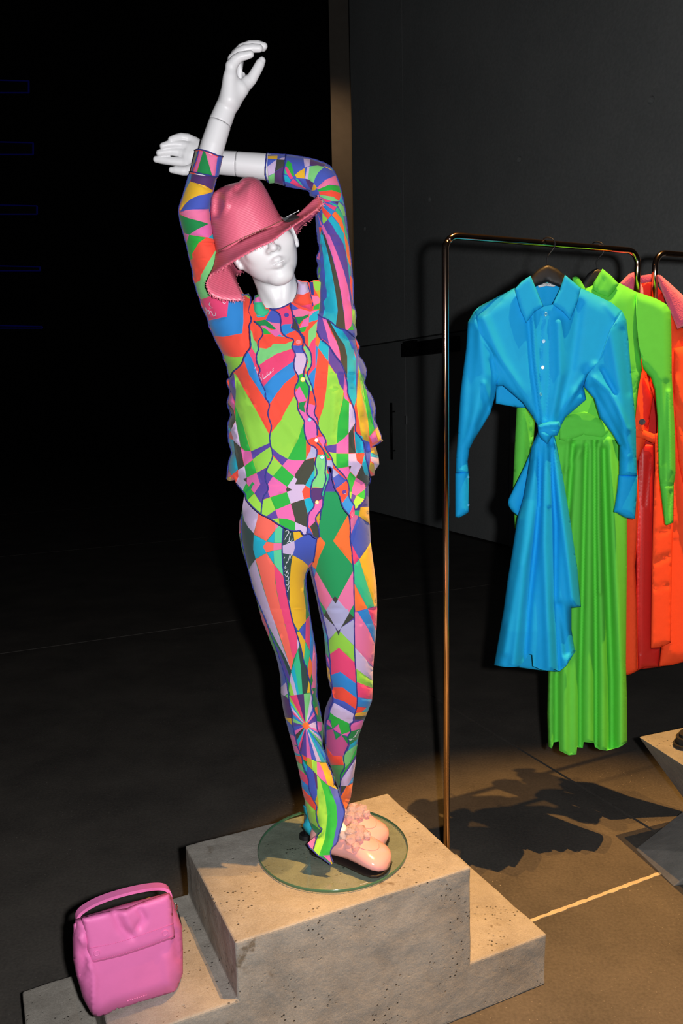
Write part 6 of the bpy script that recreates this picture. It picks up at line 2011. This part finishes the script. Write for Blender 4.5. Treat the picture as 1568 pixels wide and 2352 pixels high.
inner = []
no = len(outer)
cxr, cyr = 575.0, 545.5
for i in range(no):
    # matching station on the crown base: front stations run left to right, back ones return
    tt = {0: 0.02, 1: .10, 2: .20, 3: .30, 4: .42, 5: .52, 6: .63, 7: .76, 8: .88, 9: .95, 10: .99, 11: 1.02, 12: 1.05, 13: 1.08, 14: 1.13, 15: 1.2, 16: 1.28, 17: 1.38, 18: 1.55, 19: 1.68, 20: 1.76, 21: 1.82, 22: 1.86, 23: 1.89, 24: 1.92, 25: 1.94, 26: 1.96, 27: 1.98, 28: 2.0}[i]
    an = math.pi * (1 - tt)
    x, dp = math.cos(an), math.sin(an)
    inner.append((cxr + 79 * x, cyr - 38 * x - 3.0 * max(0, dp) + 4 * max(0, -dp), 1.985 - 0.092 * dp))
NR = 9


def closed_smooth(P, m_=4):
    P = np.asarray(P, float)
    n_ = len(P)
    out = []
    for i in range(n_):
        p0, p1, p2, p3 = P[i - 1], P[i], P[(i + 1) % n_], P[(i + 2) % n_]
        for k in range(m_):
            t = k / m_
            out.append(0.5 * ((2 * p1) + (-p0 + p2) * t + (2 * p0 - 5 * p1 + 4 * p2 - p3) * t * t + (-p0 + 3 * p1 - 3 * p2 + p3) * t ** 3))
    return np.array(out)


OU = closed_smooth([at_y(*q) for q in outer])
IN = closed_smooth([at_y(*q) for q in inner])
hat_up = np.array([-math.sin(math.radians(24)), 0, math.cos(math.radians(24))])
Vb_, Fb_ = [], []
m2 = len(OU)
for i in range(m2):
    for k in range(NR):
        t = k / (NR - 1)
        p = IN[i] * (1 - t) + OU[i] * t
        bulge = 0.010 * math.sin(math.pi * t) * (1 - t)
        Vb_.append(p - hat_up * bulge)
for i in range(m2):
    j = (i + 1) % m2
    for k in range(NR - 1):
        Fb_.append((i * NR + k, j * NR + k, j * NR + k + 1, i * NR + k + 1))
brim = mesh('brim', Vb_, Fb_, M_STRAW, hat, True)
so = brim.modifiers.new('thick', 'SOLIDIFY')
so.thickness = 0.0022
so.offset = 0
# frayed straw ends along the brim
fr_parts = []
for i in range(m2):
    for k in range(3):
        t = rng.random()
        p = OU[i] * (1 - t) + OU[(i + 1) % m2] * t
        tang = OU[(i + 1) % m2] - OU[i]
        tang = tang / (np.linalg.norm(tang) + 1e-9)
        outw = (OU[i] - IN[i])
        outw = outw / np.linalg.norm(outw)
        d_ = outw * rng.uniform(0.4, 1.0) + tang * rng.uniform(-1.2, 1.2) + rng.normal(0, 0.35, 3)
        d_ = d_ / np.linalg.norm(d_)
        l_ = rng.uniform(0.003, 0.0085)
        fr_parts.append(tube_geo([p - outw * 0.002, p + d_ * l_ * 0.6, p + d_ * l_ + rng.normal(0, 0.0012, 3)], [0.00075, 0.0006, 0.0003], 4))
V, Fc = join_geo(fr_parts)
tag(mesh('frayed_edge', V, Fc, mat('frayed_straw', srgb((246, 138, 156)), 0.7, noise=(60, 0.15)), hat), kind='stuff')
# twisted cord stitched round the crown
band = [crown.pos([p], 1, 0.0015)[0] for p in smooth_line([(500, 577), (520, 566), (545, 553), (575, 539), (605, 526), (632, 514), (648, 506)], it=3)]
cord = []
for i, p in enumerate(band[:-1]):
    q = band[i + 1]
    n_ = 3
    for k in range(n_):
        a = p + (q - p) * k / n_
        cord.append(a + np.array([0, -0.0006 * math.cos((i * n_ + k) * 1.4), 0.0011 * math.sin((i * n_ + k) * 1.4)]))
tube('hat_cord', cord, 0.0011, mat('brown_cord', srgb((150, 92, 84)), 0.8, noise=(120, 0.5)), hat, 6)
# black price tag with clear loop
tg = [at_y(648, 502, 1.885), at_y(674, 491, 1.885), at_y(689, 498, 1.865), at_y(664, 509, 1.855), at_y(654, 508, 1.86)]
tg2 = [p + np.array([0, 0.0006, -0.0012]) for p in tg]
nn = len(tg)
mesh('swing_tag', tg + tg2, [tuple(range(nn)), tuple(reversed(range(nn, 2 * nn)))] + [(i, (i + 1) % nn, nn + (i + 1) % nn, nn + i) for i in range(nn)], mat('black_card', (0.03, 0.028, 0.03), 0.25, spec=0.6, noise=(30, 0.2)), hat)
tube('tag_loop', [at_y(656, 499, 1.87), at_y(672, 491, 1.87), at_y(684, 485, 1.87), at_y(686, 483, 1.87)], [0.0005, 0.0005, 0.0006, 0.0018], M_LABEL, hat, 6)
